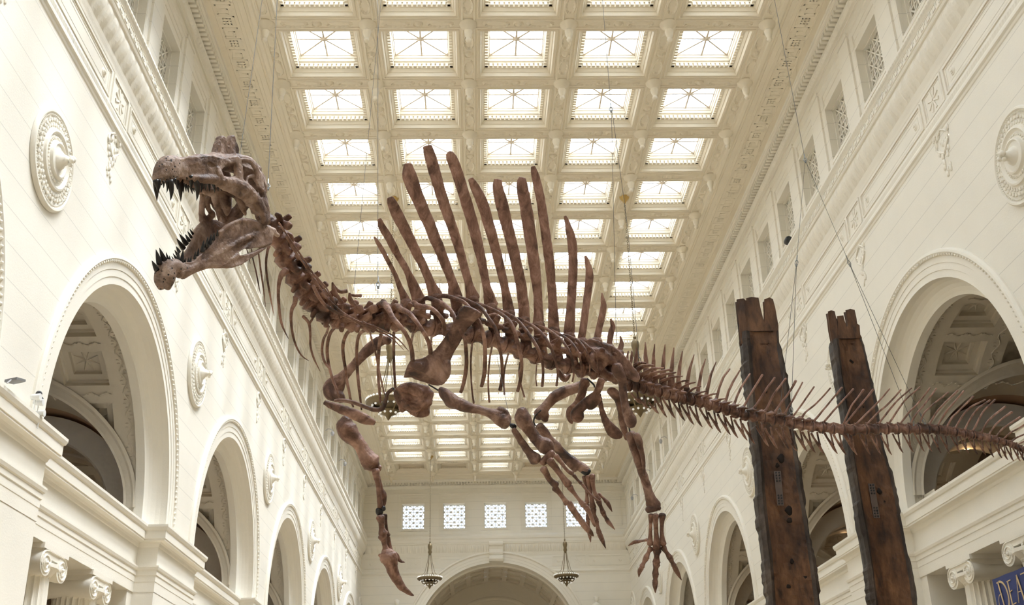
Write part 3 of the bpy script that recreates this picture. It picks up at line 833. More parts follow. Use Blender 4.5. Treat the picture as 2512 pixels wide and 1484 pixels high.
# ------------------------------------------------------------------ chandeliers
def make_chandelier():
    root = empty('chandelier')                       # origin at the ceiling
    k = MB(); k.lathe([(.02, .0), (.20, -.01), (.17, -.10), (.06, -.22), (.05, -.28), (.01, -.30)], 16); k.build('ceiling_canopy', M_BRASS, root, smooth=True)
    ch = MB(); z = -.28; i = 0
    while z > -5.9:
        pts = [((.028 * math.cos(t) if i % 2 else 0), (0 if i % 2 else .028 * math.cos(t)), z - .055 + .055 * math.sin(t)) for t in [2 * math.pi * q / 8 for q in range(9)]]
        ch.tube(pts, .010, 4, cap=False); z -= .085; i += 1
    ch.build('chain', M_BRONZE, root)
    f = MB()
    f.lathe([(.02, -5.85), (.06, -5.9), (.05, -6.0), (.14, -6.1), (.15, -6.25), (.10, -6.45), (.13, -6.6), (.06, -6.75), (.02, -6.8)], 12)
    for q in range(6):
        a = q * math.pi / 3
        f.tube([(.06 * math.cos(a), .06 * math.sin(a), -6.6), (.15 * math.cos(a), .15 * math.sin(a), -7.2), (.32 * math.cos(a), .32 * math.sin(a), -7.9), (.66 * math.cos(a), .66 * math.sin(a), -8.30)], .016, 5)
        f.tube([(.66 * math.cos(a), .66 * math.sin(a), -8.32), (.45 * math.cos(a), .45 * math.sin(a), -8.62), (.2 * math.cos(a), .2 * math.sin(a), -8.72)], .03, 5)
    f.lathe([(.80, -8.26), (.83, -8.30), (.80, -8.38), (.62, -8.44), (.60, -8.36), (.78, -8.30)], 36)
    f.lathe([(.34, -8.60), (.36, -8.64), (.30, -8.72), (.12, -8.80), (.05, -8.92), (.01, -8.98)], 20)
    f.build('frame', M_BRONZE, root, smooth=True)
    bl = MB(); bl.sphere((0, 0, 0), .043, 8, 6); pr = None
    for n, r, zz in ((34, .80, -8.235), (16, .60, -8.47), (10, .33, -8.74)):
        for q in range(n):
            a = 2 * math.pi * q / n
            if pr is None: pr = bl.build('bulb', M_BULB, root, smooth='all'); o = pr
            else: o = pr.copy(); COL.objects.link(o)
            o.location = (r * math.cos(a), r * math.sin(a), zz)
    return root
chl = ['bronze ring chandelier with round bulbs hanging behind the left ribs of the skeleton', 'bronze ring chandelier with round bulbs hanging behind the base of the tail',
       'distant bronze chandelier hanging left of the end arch, beside the far claw', 'distant bronze chandelier hanging right of the end arch, under the hand and foot']
cp_ = None
for i, (x, y) in enumerate([(-4.48, 37.1), (4.48, 37.1), (-4.5, 73.1), (4.5, 73.1)]):
    if cp_ is None: cp_ = make_chandelier(); o = cp_
    else: o = copy_tree(cp_)
    o.location = (x, y, CEIL); tag(o, chl[i], 'chandelier', 'ring chandeliers along the hall')

# ------------------------------------------------------------------ gallery lamps
def gallery_lamp(x, y, z, label):
    root = empty('gallery_lamp', (x, y, z + .35))
    r = MB(); r.tube([(0, 0, 0), (0, 0, -.25)], .012, 6); r.lathe([(.07, -.22), (.11, -.27), (.02, -.24)], 12); r.build('stem', M_BRONZE, root)
    b = MB(); b.sphere((0, 0, -.38), .125, 14, 10, (1, 1, .75)); b.build('lamp_globe', M_LAMP, root, smooth='all')
    tag(root, label, 'lamp', 'warm lamps in the upper galleries')
    ld = bpy.data.lights.new('lamp_light', 'POINT'); ld.energy = 9; ld.color = (1.0, .62, .30); ld.shadow_soft_size = .13
    lo = bpy.data.objects.new('lamp_light', ld); COL.objects.link(lo); lo.location = (x, y, z - .22)
LY = 31.9
gallery_lamp(-13.6, LY, 11.3, 'lit warm lamp seen through the largest arch of the left wall')
gallery_lamp(13.6, LY, 11.0, 'lit warm lamp seen through the tail chevrons near the right edge')
gallery_lamp(13.6, LY + 12.2, 11.05, 'lit warm lamp seen through the right arch between the two wooden posts')

# ------------------------------------------------------------------ weathered wooden posts
def wood_mat(name, c1, c2, c3, sc=1.0):
    m, N, L, b = new_mat(name)
    tc = N.new('ShaderNodeTexCoord'); mp_ = N.new('ShaderNodeMapping'); mp_.inputs['Scale'].default_value = (3.4 * sc, 3.4 * sc, 1.1 * sc)
    L.new(tc.outputs['Object'], mp_.inputs[0])
    no = N.new('ShaderNodeTexNoise'); no.inputs['Scale'].default_value = 2.0; no.inputs['Detail'].default_value = 8; no.inputs['Roughness'].default_value = .65; L.new(mp_.outputs[0], no.inputs['Vector'])
    r = N.new('ShaderNodeValToRGB'); e = r.color_ramp.elements
    e[0].position = .32; e[0].color = c1 + (1,); e[1].position = .68; e[1].color = c3 + (1,)
    q = e.new(.5); q.color = c2 + (1,)
    L.new(no.outputs['Fac'], r.inputs[0])
    n3 = N.new('ShaderNodeTexNoise'); n3.inputs['Scale'].default_value = .8; n3.inputs['Detail'].default_value = 3; L.new(tc.outputs['Object'], n3.inputs['Vector'])
    r3 = N.new('ShaderNodeValToRGB'); r3.color_ramp.elements[0].position = .42; r3.color_ramp.elements[0].color = (.35, .32, .32, 1); r3.color_ramp.elements[1].position = .58; r3.color_ramp.elements[1].color = (1, 1, 1, 1); L.new(n3.outputs['Fac'], r3.inputs[0])
    mx = N.new('ShaderNodeMix'); mx.data_type = 'RGBA'; mx.blend_type = 'MULTIPLY'; mx.inputs[0].default_value = .8; L.new(r.outputs[0], mx.inputs[6]); L.new(r3.outputs[0], mx.inputs[7])
    L.new(mx.outputs[2], b.inputs['Base Color']); b.inputs['Roughness'].default_value = .62
    bp = N.new('ShaderNodeBump'); bp.inputs['Strength'].default_value = .9; bp.inputs['Distance'].default_value = .03; L.new(no.outputs['Fac'], bp.inputs['Height']); L.new(bp.outputs[0], b.inputs['Normal'])
    return m
M_WOOD = wood_mat('rusty_brown_old_wood', (.036, .018, .010), (.125, .056, .024), (.22, .105, .048))
M_WOOD2 = wood_mat('grey_brown_hewn_edge', (.022, .016, .013), (.065, .046, .036), (.12, .092, .072))
M_PLATE = simple('brown_metal_plate', (.13, .10, .09), .55, .3)
PC = (1750, 700, 1.893)
M_KNOT = simple('dark_rotten_wood', (.014, .008, .005), .9)
def pcx(a, b): return (PC[0] + a / PC[2], PC[1] + b / PC[2])
def interp(tab, v):
    tab = sorted(tab, key=lambda t: t[1])
    if v <= tab[0][1]: return tab[0][0]
    if v >= tab[-1][1]:
        (a0, b0), (a1, b1) = tab[-4], tab[-1]; return a1 + (v - b1) * (a1 - a0) / (b1 - b0)
    for (a0, b0), (a1, b1) in zip(tab, tab[1:]):
        if b0 <= v <= b1: return a0 + (a1 - a0) * (v - b0) / (b1 - b0)
def make_post(yf, L_, I_, R_, J_, prongs, label, seed, plates, hole=None):
    """face columns between the traced edges on the plane y = yf; the hewn flanks run back in depth"""
    import bmesh
    random.seed(seed)
    root = empty('wooden_post', (0, yf, 0))
    P_ = lambda tab: [pcx(a, b) for a, b in tab]
    L2, I2, R2, J2 = P_(L_), P_(I_), P_(R_), P_(J_)
    def X(tab, v, y=yf): return hit(interp(tab, v), v, 1, y)
    vtop = max(L2[0][1], R2[0][1]) + 33
    # heights
    zs = []
    v = vtop
    vs = list(np.arange(vtop, 1484 + 1, 9.0))
    def rowat(v=None, z=None):
        if z is None:
            return X(L2, v), X(I2, v), X(J2, v), X(R2, v)
    rows_v = [rowat(v) for v in vs]
    zl = rows_v[-1][0].z; za = rows_v[-14][0].z
    ext = []
    nst = 22
    for k in range(1, nst + 1):
        z = zl * (1 - k / nst); f = (zl - z) / (za - zl)
        ext.append([Vector((rows_v[-1][i].x - (rows_v[-14][i].x - rows_v[-1][i].x) * f * .8, yf, z)) for i in range(4)])
    rows = [[Vector((p.x, yf, r[0].z)) for p in r] for r in rows_v] + ext
    D = .42
    face = MB(); edge = MB(); fr = []; er = []; er2 = []
    for i, (l, a, b, r) in enumerate(rows):
        jl = random.uniform(-.014, .014) + (.03 if (i // 9) % 2 else 0); jr = random.uniform(-.014, .014) + (.03 if (i // 12) % 2 else -.01)
        z = l.z
        fr.append([(a.x + (b.x - a.x) * k / 10, yf + .05 * math.sin(math.pi * k / 10) + random.uniform(-.008, .008), z) for k in range(11)])
        er.append([(a.x, yf, z), ((a.x + l.x) / 2, yf - .035 + random.uniform(-.008, .008), z), (l.x - jl * .6, yf + .04, z), (l.x - jl, yf + .22, z), (l.x + .05, yf + D, z), (l.x + .15, yf + D, z)])
        er2.append([(b.x, yf, z), ((b.x + r.x) / 2, yf - .03 + random.uniform(-.008, .008), z), (r.x + jr * .6, yf + .04, z), (r.x + jr, yf + .24, z), (r.x - .05, yf + D, z), (r.x - .15, yf + D, z)])
    face.grid(fr); edge.grid(er); edge.grid(er2)
    edge.grid([[er[i][-1], er2[i][-1]] for i in range(len(er))])
    t0 = fr[0]; edge.quad(t0[0], t0[-1], er2[0][-1], er[0][-1])
    fo = face.build('post_face', M_WOOD, root); eo = edge.build('hewn_edge', M_WOOD2, root)
    # prongs standing above the top of the face
    pg = MB()
    for poly, mat_i in prongs:
        pts = [hit(*pcx(a, b), 1, yf) for a, b in poly]
        n = len(pts)
        vs_ = [(p.x, yf + .035 + random.uniform(-.01, .01), p.z) for p in pts] + [(p.x, yf + .14, p.z) for p in pts]
        pg.add(vs_, [tuple(range(n)), tuple(reversed(range(n, 2 * n)))] + [(i, (i + 1) % n, n + (i + 1) % n, n + i) for i in range(n)])
    po = pg.build('broken_top', M_WOOD, root)
    bv = po.modifiers.new('b', 'BEVEL'); bv.width = .02; bv.segments = 2
    for o in (fo, eo, po):
        o.location = (0, -yf, 0)
    for (a, b, rr) in plates['knots']:
        p = hit(*pcx(a, b), 1, yf); kn = MB(); rw = []; rr *= .62
        for j in range(7):
            ph = math.pi * j / 6; rw.append([(rr * 1.1 * math.sin(ph) * math.cos(t) * (1 + .22 * math.sin(3 * t + rr * 90)), rr * .45 * math.cos(ph), rr * 1.3 * math.sin(ph) * math.sin(t) * (1 + .2 * math.cos(2 * t + a))) for t in [2 * math.pi * q / 12 for q in range(12)]])
        kn.grid(rw, closed_u=True); k = kn.build('knot_hole', M_KNOT, root, smooth='all'); k.location = (p.x, .045, p.z)
    for quad_ in plates['plates']:
        pl = MB(); pts = [hit(*pcx(a, b), 1, yf - .012) for a, b in quad_]
        pl.add([(p.x, yf - .012, p.z) for p in pts] + [(p.x, yf + .0, p.z) for p in pts], [(0, 1, 2, 3), (0, 1, 5, 4), (1, 2, 6, 5), (2, 3, 7, 6), (3, 0, 4, 7)])
        po2 = pl.build('fixing_plate', M_PLATE, root); po2.location = (0, -yf, 0)
        q = [Vector((p.x, yf - .02, p.z)) for p in pts]
        for fv in (.05, .13, .21, .29, .71, .79, .87, .95):
            for fu in (.28, .72):
                a = q[0].lerp(q[3], fv); b = q[1].lerp(q[2], fv); c_ = a.lerp(b, fu); rv = MB(); rv.lathe([(.016, 0), (.014, -.008)], 6, (c_.x, c_.y, c_.z), 'y'); rv.build('screw', M_BLACK, po2)
    tag(root, label, 'post', 'weathered wooden posts behind the tail')
    return root
L1 = [(128, 150), (135, 250), (138, 275), (150, 400), (165, 500), (185, 700), (200, 800), (208, 930), (215, 1050), (230, 1200), (245, 1300), (255, 1400), (262, 1484)]
I1 = [(162, 150), (168, 220), (180, 330), (190, 480), (210, 650), (230, 800), (240, 950), (255, 1100), (275, 1250), (284, 1400), (290, 1484)]
R1 = [(298, 150), (303, 270), (322, 285), (345, 420), (360, 560), (385, 700), (410, 850), (415, 930), (437, 1050), (465, 1220), (490, 1380), (502, 1484)]
J1 = [(292, 150), (296, 270), (296, 300), (316, 420), (335, 560), (358, 700), (380, 850), (388, 930), (410, 1050), (436, 1220), (458, 1380), (470, 1484)]
make_post(17.2, L1, I1, R1, J1, [
    ([(115, 66), (140, 62), (152, 70), (158, 120), (163, 200), (160, 262), (135, 262), (128, 190), (120, 120)], 0),
    ([(159, 60), (180, 54), (207, 58), (216, 100), (232, 165), (240, 182), (300, 185), (300, 262), (160, 262), (163, 200), (158, 110)], 0),
    ([(243, 66), (262, 58), (276, 62), (284, 100), (298, 180), (302, 268), (262, 262), (236, 180), (247, 165), (247, 110)], 0)],
    'larger weathered wooden post with a forked top, standing left behind the tail', 5,
    {'knots': [(318, 800, .09), (300, 832, .05), (355, 1042, .09), (358, 1088, .07), (352, 1395, .05), (368, 1278, .05), (440, 1360, .10), (216, 255, .03), (248, 490, .03), (312, 1240, .025), (430, 1330, .06), (262, 1180, .03)],
     'plates': [[(281, 862), (313, 862), (328, 1022), (297, 1022)]]})
L2_ = [(545, 185), (556, 255), (565, 320), (590, 450), (615, 620), (635, 760), (655, 900), (680, 1050), (705, 1200), (725, 1320), (742, 1484)]
I2_ = [(578, 185), (583, 255), (600, 420), (630, 600), (655, 780), (690, 1000), (720, 1150), (745, 1330), (765, 1484)]
R2_ = [(676, 185), (682, 230), (703, 275), (740, 440), (770, 600), (800, 760), (840, 900), (870, 1050), (900, 1200), (930, 1350), (952, 1484)]
J2_ = [(664, 185), (668, 230), (690, 275), (726, 440), (755, 600), (782, 760), (822, 900), (852, 1050), (880, 1200), (906, 1350), (924, 1484)]
make_post(17.2, L2_, I2_, R2_, J2_, [
    ([(537, 121), (552, 114), (563, 118), (570, 150), (578, 186), (582, 260), (560, 260), (548, 200), (542, 150)], 0),
    ([(580, 143), (603, 140), (610, 165), (618, 192), (627, 190), (628, 235), (633, 262), (583, 262), (582, 190), (586, 170)], 0),
    ([(620, 114), (640, 108), (656, 112), (664, 150), (668, 175), (678, 184), (682, 225), (690, 236), (690, 262), (641, 262), (634, 236), (630, 190), (628, 150)], 0)],
    'narrower weathered wooden post with a slotted forked top, right of the larger one', 8,
    {'knots': [(775, 952, .06), (822, 1028, .05), (875, 1358, .04), (640, 345, .03), (650, 352, .03), (700, 440, .025), (800, 1000, .03), (700, 560, .025)],
     'plates': [[(719, 920), (748, 920), (774, 1080), (745, 1080)]]})

# ------------------------------------------------------------------ blue banner on the right
M_BLUE = simple('deep_blue_banner_cloth', (.030, .045, .165), .75)
M_GOLD = simple('gold_banner_print', (.62, .47, .27), .6)
bn = empty('hanging_banner', (9.90, 24.07, 5.70))
bb = MB(); rows = []
for i in range(25):
    y = -3.0 * i / 24; rows.append([(.012 * math.sin(i * .9 + z), y, z) for z in np.linspace(0, -4.2, 16)])
bb.grid(rows); rows2 = [[(x + .012, y, z) for x, y, z in r] for r in rows]; bb.grid(rows2)
bb.build('banner_cloth', M_BLUE, bn, smooth='all')
lt = MB()
def stroke(pts, w):
    for (a, b) in zip(pts, pts[1:]):
        dy, dz = b[0] - a[0], b[1] - a[1]; l = math.hypot(dy, dz) or 1; ny, nz_ = -dz / l * w / 2, dy / l * w / 2
        q = [(a[0] + ny, a[1] + nz_), (b[0] + ny, b[1] + nz_), (b[0] - ny, b[1] - nz_), (a[0] - ny, a[1] - nz_)]
        lt.add([(-.018, -yy, zz) for yy, zz in q] + [(-.010, -yy, zz) for yy, zz in q], [(0, 1, 2, 3), (0, 1, 5, 4), (1, 2, 6, 5), (2, 3, 7, 6), (3, 0, 4, 7)])
T = -.10
def arcp(cx, cz, rx, rz, a0, a1, n=14): return [(cx + rx * math.cos(math.radians(a0 + (a1 - a0) * i / n)), cz + rz * math.sin(math.radians(a0 + (a1 - a0) * i / n))) for i in range(n + 1)]
stroke([(.27, T), (.38, T - .62)], .045); stroke([(.20, T - .01), (.30, T)], .02)
stroke(arcp(.33, T - .34, .30, .34, 92, -92), .045)
stroke(arcp(.27, T - .46, .13, .20, 60, 300), .014)
stroke([(.72, T - .06), (.74, T - .55)], .045); stroke([(.68, T - .06), (.86, T - .05)], .02); stroke([(.74, T - .28), (.85, T - .26)], .02); stroke([(.70, T - .55), (.92, T - .53)], .02)
stroke([(1.03, T - .55), (1.16, T)], .018); stroke([(1.16, T), (1.30, T - .55)], .05); stroke([(1.08, T - .34), (1.24, T - .34)], .015)
stroke([(1.34, T - .02), (1.72, T - .01)], .022); stroke([(1.53, T - .01), (1.55, T - .55)], .045)
stroke([(1.86, T - .05), (1.88, T - .55)], .045); stroke([(2.14, T - .05), (2.16, T - .55)], .045); stroke([(1.87, T - .28), (2.15, T - .27)], .02)
lt.build('lettering', M_GOLD, bn)
tag(bn, 'deep blue banner with gold lettering DEATH at the lower right corner', 'banner')

# ------------------------------------------------------------------ cameras, floodlights, sculptures
def sec_cam(x, y, z, s, label, name='security_camera'):
    root = empty(name, (x, y, z))
    a = MB(); a.tube([(s * .38, 0, .12), (s * .25, 0, .22), (s * .05, 0, .18), (0, 0, .05)], .022, 6); a.build('bracket_arm', M_GREY, root, smooth=True)
    d = MB(); d.lathe([(.02, .08), (.09, .04), (.10, -.05), (.09, -.10)], 12); d.sphere((0, 0, -.11), .075, 10, 6); d.build('camera_dome', M_GREY, root, smooth=True)
    tag(root, label, 'camera', 'small cameras on the window ledges')
sec_cam(9.05, 59.3, 19.45, 1, 'small grey dome camera on a bent arm, on the right ledge above the far hip')
sec_cam(9.05, 72.0, 19.3, 1, 'tiny dome camera on the right ledge nearest the end wall')
sec_cam(9.05, 66.0, 19.35, 1, 'tiny dome camera on the right ledge between two others, beside the shin')
sec_cam(-9.05, 56.5, 19.3, -1, 'small grey dome camera on the left ledge beside the upper arm')
sec_cam(-9.05, 62.5, 19.3, -1, 'tiny dome camera lower on the left ledge beside the elbow')
def bullet_cam(u, v, label):
    p = hit(u, v, 0, 9.35); root = empty('window_camera', tuple(p))
    b = MB(); b.lathe([(.09, -.16), (.12, -.12), (.12, .12), (.06, .16)], 12, axis='y'); b.build('housing', M_BLACK, root, smooth=True)
    q = MB(); q.tube([(0, 0, 0), (.35, .05, .05), (.45, .05, -.25)], .03, 6); q.build('bracket_arm', M_GREY, root)
    tag(root, label, 'camera')
bullet_cam(1933, 590, 'black camera at the foot of a lattice window on the upper right wall')
fd = empty('floodlight', tuple(hit(42, 938, 0, -9.30)))
b = MB(); b.add([(-.22, -.30, -.10), (.10, -.30, -.02), (.10, .30, .12), (-.22, .30, .05), (-.22, -.30, -.02), (.10, -.30, .05), (.10, .30, .19), (-.22, .30, .12)], [(0, 3, 2, 1), (4, 5, 6, 7), (0, 1, 5, 4), (1, 2, 6, 5), (2, 3, 7, 6), (3, 0, 4, 7)]); b.build('lamp_housing', simple('dark_grey_housing', (.16, .16, .165), .5), fd)
b = MB(); b.tube([(-.05, -.28, -.02), (-.05, -.50, -.20)], .02, 6); b.build('bracket', M_GREY, fd)
fd.scale = (.62, .62, .62); tag(fd, 'flat grey floodlight standing on the left balcony cornice', 'floodlight')
sp_ = empty('spotlight_cluster', tuple(hit(88, 1000, 0, -9.40)))
b = MB()
for i, (dy, dz) in enumerate(((-.1, .25), (.12, .18), (.30, -.05))):
    b = MB(); b.lathe([(.03, -.14), (.07, -.10), (.09, .10), (.09, .12)], 10, (0, dy, dz), 'x'); b.tube([(0, dy, dz - .08), (0, dy, dz - .4)], .015, 5); b.build('spotlight_head', M_WHITE, sp_, smooth=True)
b = MB(); b.sphere((.02, 0, .36), .09, 8, 5); b.build('lamp_cap', M_BLACK, sp_)
b = MB(); b.sphere((.02, .16, .27), .08, 8, 5); b.build('lamp_cap', M_BLACK, sp_)
sp_.scale = (.72, .72, .72); tag(sp_, 'cluster of small white and black spotlights on the left balcony cornice', 'spotlights')
def statue(x, label):
    root = empty('wall_sculpture', (x, YE - .55, 11.75))
    b = MB()
    b.grid([[(r * math.cos(2 * math.pi * k / 14), r * .7 * math.sin(2 * math.pi * k / 14), z) for k in range(14)] for z, r in ((0, .45), (.4, .40), (.9, .30), (1.3, .33), (1.6, .36), (1.72, .22), (1.78, .10), (1.86, .10))], closed_u=True, cap=True)
    b.sphere((0, 0, 2.02), .17, 12, 8, (1, 1, 1.2)); b.sphere((0, .03, 2.12), .17, 10, 6, (1.1, 1.05, .8))
    b.tube([(.33, -.05, 1.55), (.45, -.15, 1.2), (.30, -.3, .95)], [.10, .08, .05], 8); b.tube([(-.33, -.05, 1.55), (-.48, -.1, 1.25), (-.5, -.15, .9)], [.10, .08, .05], 8)
    b.build('figure', M_PLAIN, root, smooth='all')
    b = MB(); b.box(-.7, .7, -.3, .55, -.35, 0); b.build('console', M_PLAIN, root)
    tag(root, label, 'sculpture')
statue(7.05, 'plaster figure on the end wall, head just above the lower edge, right of the arch')
statue(-7.05, 'plaster figure on the end wall, head just above the lower edge, left of the arch')

# ================================================================== the dinosaur skeleton
def bone_mat(name, lo, mid, hi, pits=0.0, rough=.42, streak=(1, 1, 1)):
    m, N, L, b = new_mat(name)
    tc = N.new('ShaderNodeTexCoord'); mp_ = N.new('ShaderNodeMapping'); mp_.inputs['Scale'].default_value = streak; L.new(tc.outputs['Object'], mp_.inputs[0])
    no = N.new('ShaderNodeTexNoise'); no.inputs['Scale'].default_value = 5.0; no.inputs['Detail'].default_value = 9; no.inputs['Roughness'].default_value = .62; no.inputs['Distortion'].default_value = .6; L.new(mp_.outputs[0], no.inputs['Vector'])
    r = N.new('ShaderNodeValToRGB'); e = r.color_ramp.elements; e[0].position = .36; e[0].color = lo + (1,); e[1].position = .66; e[1].color = hi + (1,); q = e.new(.5); q.color = mid + (1,)
    L.new(no.outputs['Fac'], r.inputs[0])
    n2 = N.new('ShaderNodeTexNoise'); n2.inputs['Scale'].default_value = 42; n2.inputs['Detail'].default_value = 5; L.new(mp_.outputs[0], n2.inputs['Vector'])
    mx = N.new('ShaderNodeMix'); mx.data_type = 'RGBA'; mx.blend_type = 'OVERLAY'; mx.inputs[0].default_value = .35; L.new(r.outputs[0], mx.inputs[6]); L.new(n2.outputs['Color'], mx.inputs[7])
    hs = N.new('ShaderNodeRGBToBW'); L.new(n2.outputs['Color'], hs.inputs[0]); L.new(hs.outputs[0], mx.inputs[7])
    src = mx.outputs[2]; bp = N.new('ShaderNodeBump'); bp.inputs['Strength'].default_value = 1.0; bp.inputs['Distance'].default_value = .022
    ad = N.new('ShaderNodeMath'); ad.operation = 'ADD'; L.new(no.outputs['Fac'], ad.inputs[0]); sc2 = N.new('ShaderNodeMath'); sc2.operation = 'MULTIPLY'; sc2.inputs[1].default_value = .35; L.new(n2.outputs['Fac'], sc2.inputs[0]); L.new(sc2.outputs[0], ad.inputs[1])
    h = ad.outputs[0]
    if pits > 0:
        vo = N.new('ShaderNodeTexVoronoi'); vo.inputs['Scale'].default_value = pits; L.new(tc.outputs['Object'], vo.inputs['Vector'])
        lt_ = N.new('ShaderNodeMapRange'); lt_.inputs[1].default_value = .17; lt_.inputs[2].default_value = .27; L.new(vo.outputs['Distance'], lt_.inputs[0])
        m2 = N.new('ShaderNodeMix'); m2.data_type = 'RGBA'; m2.inputs[6].default_value = (.02, .012, .01, 1); L.new(lt_.outputs[0], m2.inputs[0]); L.new(src, m2.inputs[7]); src = m2.outputs[2]
        a2 = N.new('ShaderNodeMath'); a2.operation = 'ADD'; L.new(h, a2.inputs[0]); L.new(lt_.outputs[0], a2.inputs[1]); h = a2.outputs[0]
    L.new(h, bp.inputs['Height']); L.new(bp.outputs[0], b.inputs['Normal']); L.new(src, b.inputs['Base Color']); b.inputs['Roughness'].default_value = rough
    return m
B_BODY = bone_mat('brown_bone_cast', (.056, .027, .018), (.20, .100, .070), (.44, .265, .20))
B_SPINE = bone_mat('brown_sail_bone', (.150, .075, .054), (.33, .180, .135), (.52, .32, .255), streak=(2.2, 2.2, .5))
B_SKULL = bone_mat('tan_skull_cast', (.105, .062, .048), (.30, .200, .158), (.55, .42, .355))
B_PIT = bone_mat('pitted_snout_cast', (.14, .092, .072), (.31, .215, .17), (.50, .38, .32), pits=34)
B_LIMB = bone_mat('mottled_limb_cast', (.045, .025, .022), (.17, .088, .064), (.42, .27, .21))
M_TOOTH = simple('black_glossy_tooth', (.022, .020, .021), .22)
_tex = bpy.data.textures.new('bone_relief', 'CLOUDS'); _tex.noise_scale = .09; _tex.noise_depth = 3
def organic(o, voxel, it=4, disp=.010):
    r = o.modifiers.new('r', 'REMESH'); r.mode = 'VOXEL'; r.voxel_size = voxel; r.use_smooth_shade = True
    s_ = o.modifiers.new('s', 'SMOOTH'); s_.iterations = it; s_.factor = .6
    if disp:
        d = o.modifiers.new('d', 'DISPLACE'); d.texture = _tex; d.strength = disp; d.mid_level = .5; d.texture_coords = 'LOCAL'
    return o
def cr(pts, per=4):
    """Catmull-Rom through rows of numbers"""
    A = np.array(pts, float)
    if len(A) < 3: return [tuple(A[0] + (A[-1] - A[0]) * t) for t in np.linspace(0, 1, per + 1)]
    out = []
    for i in range(len(A) - 1):
        p0 = A[max(i - 1, 0)]; p1 = A[i]; p2 = A[i + 1]; p3 = A[min(i + 2, len(A) - 1)]
        for t in np.linspace(0, 1, per, endpoint=False):
            out.append(tuple(.5 * ((2 * p1) + (p2 - p0) * t + (2 * p0 - 5 * p1 + 4 * p2 - p3) * t * t + (3 * p1 - p0 - 3 * p2 + p3) * t ** 3)))
    out.append(tuple(A[-1])); return out
def sweep_bone(mb, W, n=12, flat=None, nz=.0, capr=True):
    """W: list of (Vector, r_across, r_deep); the deep axis follows 'flat' or the line of sight"""
    rows = []
    for i, (p, ra, rb) in enumerate(W):
        t = (W[min(i + 1, len(W) - 1)][0] - W[max(i - 1, 0)][0]).normalized()
        w = (flat if flat is not None else (p - CAMLOC)).normalized()
        side = t.cross(w)
        side = side.normalized() if side.length > 1e-4 else t.orthogonal().normalized()
        dp = side.cross(t).normalized()
        rows.append([p + side * (ra * math.cos(2 * math.pi * k / n)) * (1 + nz * math.sin(k * 2.3 + i * 1.7)) + dp * (rb * math.sin(2 * math.pi * k / n)) for k in range(n)])
    for end in ((0, 1) if capr else ()):
        i0 = 0 if end == 0 else -1; j0 = 1 if end == 0 else -2
        c = W[i0][0]; dirv = (c - W[j0][0]).normalized(); r = min(W[i0][1], W[i0][2])
        extra = []
        for f, h in ((.80, .45), (.40, .75)):
            extra.append([c + (q - c) * f + dirv * r * h for q in rows[0 if end == 0 else -1]] if False else None)
        base = rows[0] if end == 0 else rows[-1]
        e1 = [c + (q - c) * .82 + dirv * r * .45 for q in base]; e2 = [c + (q - c) * .40 + dirv * r * .72 for q in base]
        if end == 0: rows = [e2, e1] + rows
        else: rows = rows + [e1, e2]
    mb.grid(rows, closed_u=True, cap=True)
def bone(mb, pts, per=4, n=12, rb=1.0, flat=None, nz=.03, cap=True):
    """pts: (u, v, depth, half-width in photo pixels[, depth ratio])"""
    q = [tuple(p) + ((rb,) if len(p) == 4 else ()) for p in pts]
    W = []
    for u, v, d, r, k in cr(q, per):
        rr = max(r, .4) * d / FPX; W.append((P(u, v, d), rr, rr * k))
    sweep_bone(mb, W, n, flat, nz, cap)
def ball(mb, u, v, d, r, sc=(1, 1, 1)):
    p = P(u, v, d); mb.sphere(p, r * d / FPX, 10, 7, sc)
def Cx(u0, v0, s): return lambda a, b: (u0 + a / s, v0 + b / s)
K1 = Cx(340, 310, 3.533); K2 = Cx(600, 560, 2.968); K3 = Cx(880, 330, 2.968); K4 = Cx(780, 700, 3.71); K5 = Cx(1100, 700, 3.71)
K6 = Cx(780, 900, 2.558); K7 = Cx(1220, 900, 2.558); K8 = Cx(1500, 820, 4.1217); K9 = Cx(2000, 950, 2.779)
def Kp(K, pts, d, s):
    """crop points (a, b, width-in-crop[, depth]) -> (u, v, d, r)"""
    out = []
    for p in pts:
        u, v = K(p[0], p[1]); dd = p[3] if len(p) > 3 else (d(u) if callable(d) else d)
        out.append((u, v, dd, p[2] / 2 / s))
    return out
_DS = [(600, 9.35), (640, 9.45), (700, 9.65), (760, 9.8), (850, 9.95), (960, 10.15), (1100, 10.4), (1300, 10.8), (1500, 11.2), (1560, 11.35), (1850, 12.2), (2200, 12.5), (2512, 12.7), (2700, 12.8)]
def Ds(u): return float(np.interp(u, [a for a, b in _DS], [b for a, b in _DS]))
DINO = empty('dinosaur_skeleton', tuple(P(1250, 860, 10.7)))
bpy.context.view_layer.update()
def part(mb, name, mat, smooth='all', parent=None):
    o = mb.build(name, mat, parent or DINO, smooth=smooth)
    if not parent:
        o.matrix_parent_inverse = Matrix.Translation(-DINO.location)
    return o

